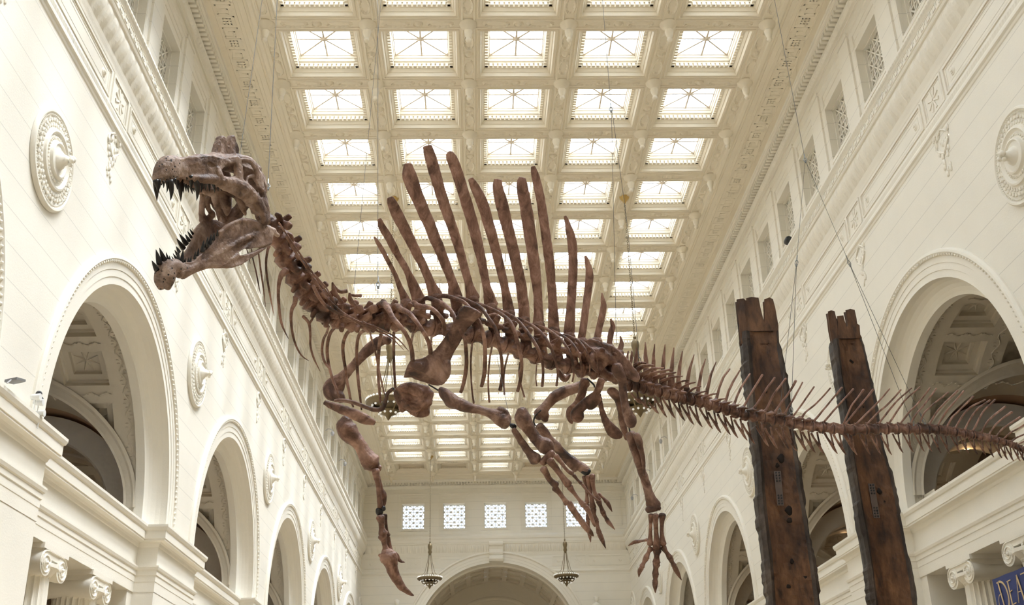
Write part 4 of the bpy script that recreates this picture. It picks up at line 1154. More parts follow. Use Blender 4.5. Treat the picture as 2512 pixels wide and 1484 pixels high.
# ---------------- skull: side views are mirrored across the midplane of the head
SA, SB = P(650, 500, 9.45), P(392, 420, 8.28)
SF = (SB - SA).normalized(); _U = CAMROT @ Vector((0, 1, 0)); SU = (_U - SF * SF.dot(_U)).normalized()
SL = SF.cross(SU).normalized()
if SL.dot(CAMLOC - SA) < 0: SL = -SL
def S(a, b, k):
    u, v = K1(a, b); r = ray(u, v); o = SA + SL * k
    return CAMLOC + r * ((o - CAMLOC).dot(SL) / r.dot(SL))
def mir(p): return p - SL * (2 * (p - SA).dot(SL))
def sbar(mb, pts, both=True, rb=.8, n=12, per=4):
    W = [];
    for a, b, k, r in cr(pts, per): W.append((S(a, b, k), r, r * rb))
    sweep_bone(mb, W, n, SL)
    if both: sweep_bone(mb, [(mir(p), x, y) for p, x, y in W], n, SL)
def slab(mb, poly, kf, th, both=True, mid=False):
    pts = [(S(a, b, kf(a, b) if callable(kf) else kf)) for a, b in poly]
    for sgn in ((1, -1) if both else (1,)):
        A_ = [(p + SL * th / 2) for p in pts]; B_ = [(p - SL * th / 2) for p in pts]
        if sgn < 0: A_ = [mir(p) for p in A_]; B_ = [mir(p) for p in B_]
        n = len(pts)
        mb.add(A_ + B_, [tuple(range(n)), tuple(reversed(range(n, 2 * n)))] + [(i, (i + 1) % n, n + (i + 1) % n, n + i) for i in range(n)])
def loft(mb, st):
    """st: (top a, top b, near lower a, b, half width) -> closed rings"""
    rows = []
    for ta, tb, ba, bb, w in st:
        T_ = S(ta, tb, 0); B_ = S(ba, bb, w)
        c = T_.lerp(B_, .5); row = []
        cm = T_.lerp(mir(B_).lerp(B_, .5), .5)
        up = (T_ - mir(B_).lerp(B_, .5)) * .5
        for i in range(20):
            t = 2 * math.pi * i / 20
            x = math.cos(t); y = math.sin(t)
            x = math.copysign(abs(x) ** .7, x); y = math.copysign(abs(y) ** .8, y)
            row.append(cm + SL * (w * 1.12 * x) + up * (y * 1.05))
        rows.append(row)
    mb.grid(rows, closed_u=True, cap=True)
sk = MB()
loft(sk, [(300, 256, 350, 455, .062), (355, 278, 395, 428, .050), (430, 262, 455, 440, .062), (520, 249, 545, 462, .085), (600, 250, 620, 474, .105), (660, 258, 660, 420, .115), (700, 275, 690, 390, .11)])
sbar(sk, [(440, 440, .062, .030), (540, 452, .092, .036), (650, 462, .12, .042), (760, 482, .15, .046), (870, 505, .175, .046), (960, 570, .19, .050), (1035, 660, .20, .048), (1080, 750, .21, .044), (1092, 830, .215, .038)])
sbar(sk, [(655, 280, .09, .034), (670, 350, .115, .034), (705, 430, .14, .034)])
sbar(sk, [(640, 290, .08, .036), (740, 300, .10, .032), (850, 285, .12, .034)])
sbar(sk, [(852, 285, .13, .032), (866, 360, .15, .030), (868, 440, .165, .034), (880, 490, .17, .04)])
sbar(sk, [(870, 278, .12, .030), (950, 292, .13, .026), (1012, 350, .15, .026), (1048, 430, .16, .028), (1062, 520, .17, .032), (1085, 620, .18, .034), (1105, 720, .20, .034), (1108, 820, .21, .036)])
sbar(sk, [(935, 485, .17, .014), (945, 445, .17, .014), (985, 432, .165, .014), (1035, 455, .16, .018)])
sbar(sk, [(640, 480, .11, .022), (720, 520, .13, .024), (800, 555, .15, .026), (880, 590, .17, .03), (980, 640, .19, .032)])
sbar(sk, [(720, 330, 0, .045), (830, 345, 0, .060), (930, 390, 0, .075), (1010, 470, 0, .082), (1050, 560, 0, .06)], both=False, rb=1.2)
sbar(sk, [(640, 300, 0, .07), (740, 300, 0, .055), (850, 290, 0, .05), (930, 310, 0, .05), (1000, 380, 0, .05)], both=False, rb=1.6)
sbar(sk, [(1020, 620, .05, .05), (1050, 700, .10, .05), (1080, 790, .16, .05)], rb=1.2)
sbar(sk, [(830, 560, .07, .038), (880, 640, .09, .036), (905, 710, .10, .028), (925, 765, .10, .014)], both=False)
sbar(sk, [(900, 600, .08, .05), (985, 660, .10, .055), (1010, 740, .12, .04)], both=False)
sbar(sk, [(740, 560, 0, .035), (745, 640, 0, .050), (765, 715, 0, .038), (765, 768, 0, .016)], both=False)
sbar(sk, [(660, 560, -.05, .04), (675, 640, -.05, .045), (690, 720, -.06, .032), (695, 815, -.07, .014)], both=False)
sbar(sk, [(570, 560, -.10, .03), (640, 575, -.06, .035), (740, 560, 0, .04), (850, 585, .06, .045), (950, 610, .1, .05)], both=False)
sbar(sk, [(560, 560, -.14, .028), (548, 660, -.16, .026), (548, 760, -.18, .030), (585, 830, -.19, .05), (680, 880, -.16, .028), (720, 890, -.14, .02)], both=False)
sbar(sk, [(640, 600, -.12, .024), (600, 650, -.14, .03), (610, 720, -.15, .024), (640, 760, -.15, .03), (600, 800, -.17, .03)], both=False)
def sk_k(a, b): return float(np.interp(a, [350, 440, 540, 650, 760, 870, 960, 1060, 1125], [.052, .064, .092, .116, .142, .166, .175, .185, .212]))
for poly in ([(345, 285), (430, 262), (640, 255), (700, 275), (695, 335), (640, 330), (615, 312), (585, 316), (480, 340), (350, 345)],
             [(350, 335), (480, 335), (585, 314), (588, 342), (615, 358), (645, 350), (692, 328), (684, 390), (722, 440), (830, 430), (885, 440), (925, 500), (880, 560), (780, 542), (720, 502), (640, 478), (540, 470), (440, 450), (365, 432)],
             [(880, 440), (940, 486), (1000, 550), (1060, 630), (1112, 735), (1125, 858), (1085, 830), (1040, 762), (960, 680), (880, 606), (780, 545)],
             [(832, 298), (888, 292), (896, 400), (900, 445), (826, 445), (838, 380)],
             [(690, 275), (850, 260), (884, 278), (884, 310), (822, 318), (762, 326), (706, 382), (680, 388)],
             [(870, 280), (900, 272), (960, 286), (1022, 342), (1054, 430), (1066, 520), (1038, 520), (1004, 462), (1012, 390), (970, 322), (905, 302)],
             [(1062, 515), (1090, 600), (1114, 700), (1112, 765), (1075, 690), (1052, 640), (1066, 590), (1046, 545), (1030, 520)]):
    slab(sk, poly, sk_k, .030)
sbar(sk, [(760, 545, .145, .012), (860, 590, .16, .014), (950, 680, .18, .014), (1030, 770, .195, .014)])
sbar(sk, [(365, 330, .05, .02), (440, 300, .06, .022), (520, 305, .085, .018)])
# bony crest over the eyes
for kk in (-.018, .0, .018): sbar(sk, [(655 + kk * 300, 262, kk, .016), (680 + kk * 300, 190, kk, .014), (707 + kk * 200, 88, kk * .5, .010)], both=False)
for kk in (-.02, .02): sbar(sk, [(775 + kk * 300, 260, kk, .018), (792 + kk * 300, 180, kk, .014), (804 + kk * 200, 78, kk * .5, .009)], both=False)
slab(sk, [(632, 262), (650, 215), (668, 165), (690, 100), (712, 82), (736, 102), (748, 170), (764, 172), (776, 104), (786, 84), (806, 74), (820, 98), (836, 150), (846, 200), (846, 290), (700, 310)], 0, .060, both=False)
sbar(sk, [(700, 270, 0, .040), (708, 180, 0, .022), (708, 105, 0, .013)], both=False, rb=1.3); sbar(sk, [(800, 270, 0, .044), (808, 180, 0, .022), (804, 98, 0, .013)], both=False, rb=1.3)
skull = part(sk, 'skull', B_SKULL); organic(skull, .0062, 1, .022)
tipm = MB()
loft(tipm, [(150, 390, 150, 455, .014), (158, 345, 172, 480, .034), (182, 298, 218, 490, .046), (222, 262, 272, 490, .058), (268, 251, 320, 480, .066), (310, 262, 355, 458, .066), (345, 285, 380, 430, .05)])
tp = part(tipm, 'snout_tip', B_PIT, parent=skull); organic(tp, .009, 5, .010)
# lower jaw
def jk(a, b=0): return float(np.interp(a, [225, 320, 420, 560, 720, 900, 1150], [.035, .050, .058, .085, .13, .175, .20]))
jw = MB()
slab(jw, [(330, 1195), (380, 1180), (460, 1172), (510, 1120), (560, 1078), (640, 1000), (700, 925), (760, 868), (850, 822), (950, 812), (1040, 840), (1100, 868), (1172, 892), (1160, 930), (1140, 1020), (1040, 1050), (960, 1062), (905, 1062), (850, 1100), (880, 1122), (960, 1100), (1050, 1060), (1100, 1050), (1050, 1085), (950, 1150), (880, 1200), (800, 1222), (700, 1215), (600, 1210), (500, 1250), (380, 1328)], jk, .042)
sbar(jw, [(360, 1230, .050, .032), (480, 1205, .070, .030), (600, 1150, .092, .036), (720, 1080, .125, .040), (860, 1000, .165, .032), (1000, 940, .185, .030), (1150, 905, .20, .026)])
sbar(jw, [(380, 1300, .050, .020), (520, 1235, .075, .022), (640, 1205, .10, .022), (800, 1205, .14, .024), (950, 1135, .17, .020), (1060, 1070, .185, .018), (1145, 1000, .195, .020)])
sbar(jw, [(700, 925, .13, .02), (830, 835, .165, .022), (950, 820, .18, .024), (1080, 865, .19, .026), (1175, 905, .20, .026)])
sbar(jw, [(345, 1265, .046, .052), (430, 1240, .060, .044), (530, 1190, .076, .040)])
sbar(jw, [(1150, 900, .20, .03), (1210, 945, .20, .018)])
jaw = part(jw, 'lower_jaw', B_SKULL); organic(jaw, .0066, 1, .014)
jt = MB()
loft(jt, [(222, 1180, 150, 1235, .02), (225, 1172, 185, 1300, .05)]) if False else None
for sg in (1, -1):
    W = [(S(a, b, k), r, r * q) for a, b, k, r, q in cr([(250, 1395, .030, .030, 1), (255, 1330, .036, .055, .9), (270, 1255, .036, .062, .85), (305, 1215, .038, .064, .85), (355, 1232, .045, .058, .8), (420, 1228, .056, .044, .8)], 4)]
    sweep_bone(jt, [((p if sg > 0 else mir(p)), x, y) for p, x, y in W], 12, SL)
jtip = part(jt, 'jaw_tip', B_PIT, parent=jaw); organic(jtip, .009, 3, .008)
def tooth(parent, a0, b0, a1, b1, w, k, bend=0):
    t = MB(); W = []
    p0, p1 = S(a0, b0, k), S(a1, b1, k); r0 = w * .00092 / 2
    ax = (p0 - p1).normalized(); p0 = p0 + ax * .015
    for f in (0, .2, .4, .6, .8, .93, 1): W.append((p0.lerp(p1, f) + SF * (-.10 * (p1 - p0).length * math.sin(math.pi * f) * bend), r0 * (1 - f ** 1.6) + .0012, r0 * (1 - f ** 1.6) * .9 + .0012))
    sweep_bone(t, W, 10, SL, 0, capr=False); t.build('tooth', M_TOOTH, parent, smooth='all')
UT = [(150, 480, 168, 588, 46, .035), (178, 480, 180, 545, 26, .045), (213, 490, 216, 535, 20, .055), (243, 488, 244, 576, 24, .058), (270, 480, 276, 642, 58, .066), (310, 470, 318, 505, 40, .066), (415, 420, 416, 470, 26, .055), (446, 440, 452, 542, 54, .066), (496, 470, 502, 646, 58, .078), (538, 472, 541, 572, 28, .088), (570, 470, 578, 558, 30, .096), (600, 472, 612, 566, 34, .104), (636, 474, 660, 578, 38, .112), (670, 482, 690, 563, 32, .12), (700, 495, 720, 562, 26, .127), (722, 505, 736, 555, 20, .132), (750, 515, 755, 535, 18, .136)]
for q in UT:
    tooth(skull, *q, 1)
for a0, b0, a1, b1, w, k in UT[3:]:
    if k > .056:   # the far row is the mirror image
        t = MB(); p0, p1 = mir(S(a0, b0, k)), mir(S(a1, b1, k)); r0 = w * .00088 / 2; p0 = p0 + (p0 - p1).normalized() * .015
        sweep_bone(t, [(p0.lerp(p1, f), r0 * (1 - f ** 1.6) + .0012, r0 * (1 - f ** 1.6) + .0012) for f in (0, .25, .5, .75, .93, 1)], 8, SL, 0, False); t.build('tooth', M_TOOTH, skull, smooth='all')
LT = [(335, 1185, 350, 1075, 46, .046), (375, 1165, 386, 1068, 40, .054), (305, 1240, 316, 1153, 46, .040), (262, 1285, 263, 1236, 30, .036), (402, 1175, 405, 1138, 20, .058), (430, 1172, 436, 1132, 20, .062), (450, 1165, 457, 1122, 20, .066), (488, 1135, 494, 1085, 26, .075), (514, 1112, 522, 1052, 26, .08), (553, 1075, 566, 984, 40, .088), (590, 1035, 602, 955, 36, .098), (620, 1005, 628, 938, 30, .105), (650, 972, 656, 924, 26, .113), (682, 936, 684, 894, 24, .122)]
for q in LT: tooth(jaw, *q, 0)
for a0, b0, a1, b1, w in [(178, 1175, 150, 1066, 52), (222, 1162, 180, 1052, 52), (258, 1160, 238, 1092, 28), (272, 1155, 268, 1120, 18), (152, 1232, 114, 1162, 46), (180, 1262, 172, 1236, 26)]:
    tooth(jaw, a0, b0, a1, b1, w, -.03, 0)
for a0, b0, a1, b1, w, k in [(382, 1048, 328, 970, 46, -.095), (407, 1010, 352, 930, 46, -.105), (432, 982, 403, 934, 32, -.115), (450, 952, 424, 908, 26, -.12), (464, 922, 442, 888, 22, -.125), (346, 1078, 325, 1040, 30, -.088), (330, 1102, 312, 1072, 22, -.082), (315, 1130, 298, 1100, 18, -.075), (300, 1150, 286, 1125, 14, -.07)]:
    tooth(jaw, a0, b0, a1, b1, w, k, 0)

# ---------------- neck
CV = [(656, 540, 19), (686, 588, 22), (703, 637, 23), (729, 685, 23), (748, 716, 22), (768, 744, 22), (797, 770, 21), (830, 786, 20), (868, 791, 20), (905, 789, 21), (940, 788, 21), (973, 789, 21)]
upn = [(34, -30), (36, -26), (38, -24), (38, -26), (36, -30), (30, -36), (26, -40), (20, -42), (18, -42), (14, -44), (10, -44), (6, -46)]
NB = MB
for i in range(len(CV) - 1):
    (u0, v0, r0), (u1, v1, r1) = CV[i], CV[i + 1]; d0, d1 = Ds(u0), Ds(u1); m = MB()
    tx, ty = u1 - u0, v1 - v0; L_ = math.hypot(tx, ty); tx, ty = tx / L_, ty / L_
    def q(f): return (u0 + (u1 - u0) * f, v0 + (v1 - v0) * f, d0 + (d1 - d0) * f)
    bone(m, [q(.02) + (r0 * 1.0,), q(.12) + (r0 * 1.08,), q(.45) + (r0 * .80,), q(.72) + (r1 * 1.05,), q(.90) + (r1 * 1.32,), q(.98) + (r1 * 1.2,)], n=16)
    nx_, ny_ = upn[i]; cu, cv, cd = q(.5)
    # arch, spine, articular processes on both sides, rib facets
    bone(m, [(cu, cv, cd, 16), (cu + nx_ * .4, cv + ny_ * .4, cd + .02, 16), (cu + nx_ * .8, cv + ny_ * .8, cd + .03, 9), (cu + nx_ * 1.15 + tx * 3, cv + ny_ * 1.15, cd + .03, 8)], rb=.55)
    bone(m, [(cu - tx * 14 + nx_ * .3, cv - ty * 14 + ny_ * .3, cd - .07, 9), (cu + nx_ * .15, cv + ny_ * .15, cd - .08, 10), (cu + tx * 16 + nx_ * .35, cv + ty * 16 + ny_ * .35, cd - .08, 10)], rb=.6)
    for sg, dd in ((-1, -.10), (1, .12)):
        a = (cu + nx_ * .55, cv + ny_ * .55)
        bone(m, [(a[0], a[1], cd, 8), (a[0] + tx * 14 + nx_ * .25, a[1] + ty * 14 + ny_ * .2, cd + dd, 11), (a[0] + tx * 21 + nx_ * .32, a[1] + ty * 20 + ny_ * .25, cd + dd * 1.1, 10)], rb=.55)
        bone(m, [(a[0], a[1], cd, 8), (a[0] - tx * 16 + nx_ * .1, a[1] - ty * 16 + ny_ * .1, cd + dd, 8), (a[0] - tx * 26, a[1] - ty * 26, cd + dd * 1.2, 5)], rb=.6)
        bone(m, [(cu, cv, cd, 9), (cu - tx * 4 - nx_ * .28, cv - ty * 4 - ny_ * .28, cd + dd * 1.1, 8), (cu - nx_ * .55, cv - ny_ * .55, cd + dd * 1.2, 6)], rb=.8)
    o = part(m, 'neck_vertebra', B_BODY); organic(o, .0075, 2, .012)
# tall blades seen at the shoulder
for pts in ([(640, 395, 14), (650, 450, 34), (675, 500, 36), (710, 540, 26), (738, 565, 8)], [(765, 470, 14), (770, 520, 36), (800, 560, 34), (835, 590, 22), (862, 610, 7)], [(745, 455, 30), (690, 460, 26), (640, 400, 12)], [(850, 490, 26), (800, 490, 22), (760, 480, 12)]):
    m = MB(); bone(m, Kp(K2, pts, lambda u: Ds(u) - .10, 2.968), rb=.45); part(m, 'neck_process', B_BODY)

# ---------------- neck ribs (drooping) and the long rods along the neck
NR = [([(15, 150, 6), (30, 200, 10), (41, 258, 3)], .25), ([(50, 150, 9), (62, 230, 10), (82, 310, 11), (100, 400, 10), (115, 476, 3)], .22), ([(98, 150, 10), (108, 230, 12), (120, 320, 13), (136, 430, 11), (153, 572, 3)], .1),
      ([(180, 130, 22), (168, 160, 20), (156, 250, 17), (164, 360, 16), (188, 500, 14), (215, 638, 3)], -.15), ([(300, 300, 44), (268, 340, 40), (248, 420, 26), (248, 540, 22), (268, 690, 18), (322, 808, 3)], -.15),
      ([(372, 500, 40), (366, 545, 34), (342, 600, 26), (340, 700, 20), (362, 820, 16), (410, 920, 12), (469, 966, 3)], -.15), ([(425, 640, 24), (468, 690, 22), (478, 770, 18), (480, 860, 16), (506, 950, 14), (551, 1042, 3)], -.12), ([(496, 655, 16), (470, 700, 16)], -.12)]
for pts, off in NR:
    m = MB(); bone(m, Kp(K2, pts, lambda u: Ds(u) + off, 2.968), rb=.7); part(m, 'neck_rib', B_BODY)
for pts in ([(250, -40, 13), (330, 80, 13), (420, 210, 13), (500, 330, 12), (575, 430, 11), (640, 520, 10), (685, 600, 9), (698, 720, 5)], [(300, 60, 12), (380, 180, 12), (450, 290, 12), (520, 390, 11), (590, 490, 10), (640, 560, 9), (680, 620, 8), (696, 700, 4)],
            [(330, 120, 10), (400, 220, 11), (470, 300, 11), (540, 370, 10), (600, 440, 10), (655, 540, 9), (690, 640, 6)],
            [(500, 420, 26), (540, 500, 26), (600, 570, 24), (690, 620, 24), (760, 650, 22), (850, 700, 18), (960, 745, 14), (1060, 790, 11), (1160, 887, 4)], [(560, 470, 18), (640, 550, 18), (720, 620, 20), (830, 680, 18), (930, 710, 15), (1040, 760, 13), (1120, 810, 11), (1196, 896, 4)], [(860, 680, 16), (950, 730, 12), (1030, 800, 4)]):
    m = MB(); bone(m, Kp(K2, pts, lambda u: Ds(u) - .28, 2.968), rb=.8); part(m, 'long_neck_rib', B_BODY)

# ---------------- back vertebrae with the tall sail spines
DV = [(975, 786, 20), (1015, 795, 21), (1060, 805, 21), (1108, 813, 21), (1155, 822, 21), (1198, 832, 21), (1237, 846, 21), (1275, 860, 21), (1313, 872, 20), (1351, 886, 20), (1391, 898, 20), (1426, 907, 19), (1458, 912, 18), (1486, 918, 17), (1513, 927, 16), (1538, 941, 14)]
SP = [[(345, 1215, 74), (300, 1110, 44), (270, 1030, 32), (220, 930, 32), (170, 840, 34), (125, 765, 26), (112, 745, 12)],
      [(440, 1210, 104), (392, 1085, 74), (345, 980, 48), (280, 870, 55), (225, 760, 60), (175, 680, 60), (150, 615, 30)],
      [(560, 1175, 112), (515, 1065, 70), (470, 960, 62), (400, 820, 75), (320, 660, 85), (260, 540, 86), (228, 460, 52)],
      [(705, 1185, 112), (680, 1070, 72), (630, 940, 75), (560, 770, 85), (490, 600, 90), (420, 440, 100), (370, 300, 112), (358, 215, 62)],
      [(830, 1195, 112), (800, 1080, 62), (750, 900, 65), (690, 700, 75), (620, 500, 82), (560, 300, 88), (520, 160, 88), (500, 85, 72)],
      [(965, 1245, 112), (930, 1100, 62), (890, 900, 72), (830, 650, 85), (770, 450, 85), (715, 270, 85), (672, 165, 80), (650, 135, 45)],
      [(1095, 1295, 92), (1065, 1120, 62), (1020, 930, 72), (960, 700, 80), (900, 500, 85), (850, 390, 70), (812, 322, 44)],
      [(1205, 1345, 86), (1190, 1150, 80), (1140, 900, 82), (1085, 680, 88), (1040, 500, 95), (1012, 380, 78), (1015, 330, 60)],
      [(1308, 1380, 86), (1305, 1200, 66), (1285, 1000, 82), (1250, 750, 92), (1215, 520, 92), (1190, 370, 84), (1194, 318, 56)],
      [(1420, 1420, 88), (1410, 1180, 66), (1385, 900, 75), (1350, 650, 70), (1320, 450, 68), (1285, 300, 60), (1270, 232, 34)],
      [(1530, 1460, 86), (1545, 1250, 68), (1560, 1000, 68), (1555, 800, 70), (1530, 680, 50), (1502, 595, 22)],
      [(1620, 1500, 56), (1655, 1250, 55), (1680, 1050, 60), (1670, 950, 45), (1650, 885, 16)]]
SP = [Kp(K3, p, Ds, 2.968) for p in SP]
SP += [Kp(K5, p, Ds, 3.71) for p in ([(1345, 500, 66), (1382, 350, 62), (1412, 200, 60), (1404, 120, 36), (1397, 68, 14)], [(1458, 560, 54), (1480, 430, 56), (1497, 370, 48), (1474, 303, 14)], [(1545, 615, 48), (1576, 535, 46), (1563, 462, 14)])]
flatL = None
for i in range(15):
    (u0, v0, r0), (u1, v1, r1) = DV[i], DV[i + 1]; d0, d1 = Ds(u0), Ds(u1); m = MB()
    def q(f): return (u0 + (u1 - u0) * f, v0 + (v1 - v0) * f, d0 + (d1 - d0) * f)
    bone(m, [q(.0) + (r0 * 1.02,), q(.10) + (r0 * 1.06,), q(.30) + (r0 * .74,), q(.55) + (r0 * .64,), q(.78) + (r1 * .84,), q(.90) + (r1 * 1.08,), q(.98) + (r1 * 1.02,)], n=16, nz=.01, cap=False)
    bone(m, [q(.08)[:2] + (q(.08)[2] - .05, 5), (q(.5)[0], q(.5)[1] + 1, q(.5)[2] - r0 * .8 * d0 / FPX, 3.6), q(.92)[:2] + (q(.92)[2] - .06, 5)], n=8)
    sb = SP[i][0]; cu, cv, cd = q(.45)
    bone(m, [(cu, cv, cd, 15), (cu * .6 + sb[0] * .4, cv * .6 + sb[1] * .4, cd, 14), (sb[0], sb[1], sb[2], 15)], rb=.75)
    bu, bv = cu * .55 + sb[0] * .45, cv * .55 + sb[1] * .45
    for dd, (ou, ov) in ((-.26, (12, -22)), (.26, (-10, -16))):     # transverse processes, near and far
        bone(m, [(bu, bv, cd, 10), (bu + ou * .5, bv + ov * .5, cd + dd * .5, 8), (bu + ou, bv + ov, cd + dd, 7)], rb=.6)
    for dd in (-.06, .07):
        bone(m, [(bu - 16, bv - 6, cd + dd, 7), (bu, bv, cd + dd, 8), (bu + 20, bv + 4, cd + dd, 7)])
        ball(m, cu + 2, cv - 12, cd + dd * 1.4, 8)
    o = part(m, 'back_vertebra', B_BODY); organic(o, .0075, 2, .012)
    s_ = MB(); bone(s_, SP[i], per=5, n=14, rb=.32, nz=.008)
    so = part(s_, 'sail_spine', B_SPINE, parent=o); 
    ds = so.modifiers.new('sub', 'SUBSURF'); ds.levels = ds.render_levels = 1
    dd_ = so.modifiers.new('d', 'DISPLACE'); dd_.texture = _tex; dd_.strength = .012; dd_.texture_coords = 'LOCAL'

# ---------------- ribs
NEAR4 = [[(500, 235, 30), (560, 180, 60), (605, 175, 66), (640, 215, 54), (680, 290, 46), (730, 350, 42), (785, 420, 40), (832, 510, 38), (855, 600, 40), (862, 690, 40)],
         [(660, 240, 28), (710, 190, 56), (760, 220, 54), (830, 255, 46), (895, 330, 40), (950, 410, 38), (1000, 500, 38), (1022, 580, 42), (1024, 625, 38)],
         [(820, 190, 40), (870, 165, 60), (905, 185, 50), (970, 195, 40), (1040, 215, 40), (1100, 270, 40), (1140, 330, 38), (1150, 400, 36), (1145, 450, 30)],
         [(940, 150, 26), (990, 115, 40), (1060, 135, 46), (1130, 165, 44), (1195, 215, 40), (1240, 280, 36), (1270, 360, 34), (1330, 480, 30), (1345, 560, 34), (1352, 700, 36), (1340, 820, 36), (1318, 920, 34), (1298, 975, 30)],
         [(1070, 130, 26), (1110, 98, 36), (1180, 100, 40), (1260, 125, 38), (1330, 155, 34), (1400, 230, 34), (1465, 330, 36), (1505, 440, 36), (1520, 560, 38), (1520, 700, 38), (1512, 820, 38), (1488, 920, 32)]]
NEAR5 = [[(40, 118, 20), (100, 110, 30), (200, 150, 32), (290, 200, 34), (360, 290, 34), (430, 400, 34), (460, 540, 32), (485, 680, 30), (490, 830, 32), (470, 955, 34)],
         [(250, 158, 22), (310, 180, 30), (400, 220, 32), (480, 260, 34), (560, 330, 34), (610, 440, 34), (650, 600, 34), (667, 720, 32), (655, 860, 32), (630, 965, 30)],
         [(440, 210, 20), (540, 260, 28), (620, 310, 30), (700, 400, 32), (770, 500, 32), (820, 590, 32), (855, 700, 28), (862, 810, 24), (853, 918, 28)],
         [(620, 295, 20), (700, 330, 26), (790, 385, 30), (870, 460, 30), (930, 560, 28), (972, 680, 24), (995, 800, 20), (983, 915, 22)],
         [(760, 350, 18), (880, 390, 26), (960, 440, 28), (1040, 510, 26), (1100, 600, 24), (1130, 700, 22), (1140, 800, 20), (1128, 878, 16)],
         [(930, 400, 18), (1040, 460, 26), (1120, 520, 24), (1185, 620, 20), (1212, 740, 18), (1213, 822, 14)],
         [(1040, 445, 16), (1110, 465, 22), (1190, 510, 22), (1255, 600, 18), (1285, 700, 16), (1285, 820, 12)],
         [(1150, 480, 14), (1220, 510, 18), (1280, 560, 18), (1335, 610, 14), (1352, 680, 12), (1355, 760, 10)]]
def near_rib(K, pts, s):
    n = len(pts); L_ = []
    for i, p in enumerate(Kp(K, pts, 0, s)):
        f = i / (n - 1); off = -.05 - .48 * math.sin(min(f * 1.25, 1) * math.pi * .62)
        L_.append((p[0], p[1], Ds(p[0] if f < .3 else K(*pts[int(n * .3)][:2])[0]) + off, p[3]))
    m = MB(); bone(m, L_, rb=.6, per=5); part(m, 'rib', B_BODY)
for p in NEAR4: near_rib(K4, p, 3.71)
for p in NEAR5: near_rib(K5, p, 3.71)
FAR4 = [[(160, 375, 30), (110, 440, 30), (86, 540, 30), (86, 640, 30), (102, 740, 28), (132, 850, 26), (166, 940, 24), (196, 1026, 14)], [(95, 370, 24), (80, 430, 22), (48, 500, 24), (38, 610, 24), (62, 700, 22), (112, 765, 18)], [(40, 345, 26), (75, 350, 30), (100, 380, 22)],
        [(330, 385, 34), (262, 440, 32), (228, 540, 32), (232, 650, 30), (250, 760, 28), (262, 860, 28), (282, 960, 26), (300, 1050, 22), (322, 1106, 16)],
        [(440, 400, 34), (382, 440, 32), (358, 520, 30), (352, 640, 28), (358, 760, 28), (368, 880, 28), (382, 1000, 24), (396, 1132, 14)],
        [(572, 445, 32), (556, 560, 32), (550, 680, 30), (548, 800, 28), (556, 920, 26), (570, 1065, 22)], [(468, 395, 22), (486, 480, 18), (520, 600, 18), (545, 720, 18), (572, 850, 18), (606, 992, 12)],
        [(690, 430, 26), (690, 500, 30), (690, 600, 26), (692, 720, 24), (697, 830, 24), (703, 935, 22)], [(868, 420, 26), (852, 500, 24), (842, 570, 22)], [(1036, 450, 22), (1030, 500, 20), (1036, 540, 14)]]
FAR5 = [[(220, 500, 22), (212, 560, 20), (204, 680, 18), (205, 800, 16), (214, 950, 16), (230, 1072, 20)], [(396, 560, 18), (380, 640, 18), (368, 750, 16), (362, 900, 16), (372, 1062, 20)], [(545, 620, 18), (530, 680, 18), (512, 760, 16), (504, 880, 14), (510, 992, 18)], [(650, 700, 14), (640, 800, 14), (655, 880, 14), (672, 950, 16), (692, 1016, 18)], [(805, 700, 12), (800, 760, 12), (796, 850, 10), (804, 916, 12)]]
def far_rib(K, pts, s):
    L_ = []; n = len(pts); u0 = K(pts[0][0], pts[0][1])[0]
    for i, p in enumerate(Kp(K, pts, 0, s)):
        f = i / (n - 1); L_.append((p[0], p[1], Ds(u0) + .12 + .32 * math.sin(min(f * 1.3, 1) * math.pi * .6), p[3]))
    m = MB(); bone(m, L_, rb=.7, per=4); part(m, 'rib', B_BODY)
for p in FAR4: far_rib(K4, p, 3.71)
for p in FAR5: far_rib(K5, p, 3.71)
# the thin rib heads running back over the vertebrae (far side, seen from below)
for a, b, c_, d_ in [((350, 280), (430, 260), (470, 300), 26), ((500, 360), (560, 330), (610, 320), 20), ((640, 400), (700, 380), (760, 370), 18), ((780, 460), (850, 445), (900, 430), 16), ((930, 520), (980, 490), (1040, 480), 16), ((1060, 560), (1120, 540), (1170, 520), 16)]:
    m = MB(); bone(m, Kp(K5, [a + (d_,), b + (d_ * .8,), c_ + (d_ * .6,)], lambda u: Ds(u) - .12, 3.71), rb=.7); part(m, 'rib_head', B_BODY)

# ---------------- plates traced as outlines: shoulder blades, breast plates, hip blade
def plate(name, K, poly, dfun, th, mat, voxel=.012, extra=None, disp=.02, it=6):
    m = MB(); pts = []
    for a, b in poly:
        u, v = K(a, b); d = dfun(u, v); pts.append((P(u, v, d - th / 2), P(u, v, d + th / 2)))
    n = len(pts); m.add([p[0] for p in pts] + [p[1] for p in pts], [tuple(range(n)), tuple(reversed(range(n, 2 * n)))] + [(i, (i + 1) % n, n + (i + 1) % n, n + i) for i in range(n)])
    if extra: extra(m)
    o = part(m, name, mat); organic(o, voxel, it, disp); return o
def scx(m):
    bone(m, Kp(K4, [(1400, 225, 130), (1340, 330, 110), (1250, 470, 100), (1160, 610, 120), (1090, 740, 180), (1040, 830, 150)], lambda u: 9.90, 3.71), rb=.45)
    bone(m, Kp(K4, [(1180, 700, 70), (1165, 800, 90), (1110, 880, 80)], 9.88, 3.71), rb=.9)
    bone(m, Kp(K4, [(850, 720, 40), (940, 740, 90), (1040, 770, 120)], 9.90, 3.71), rb=.5)
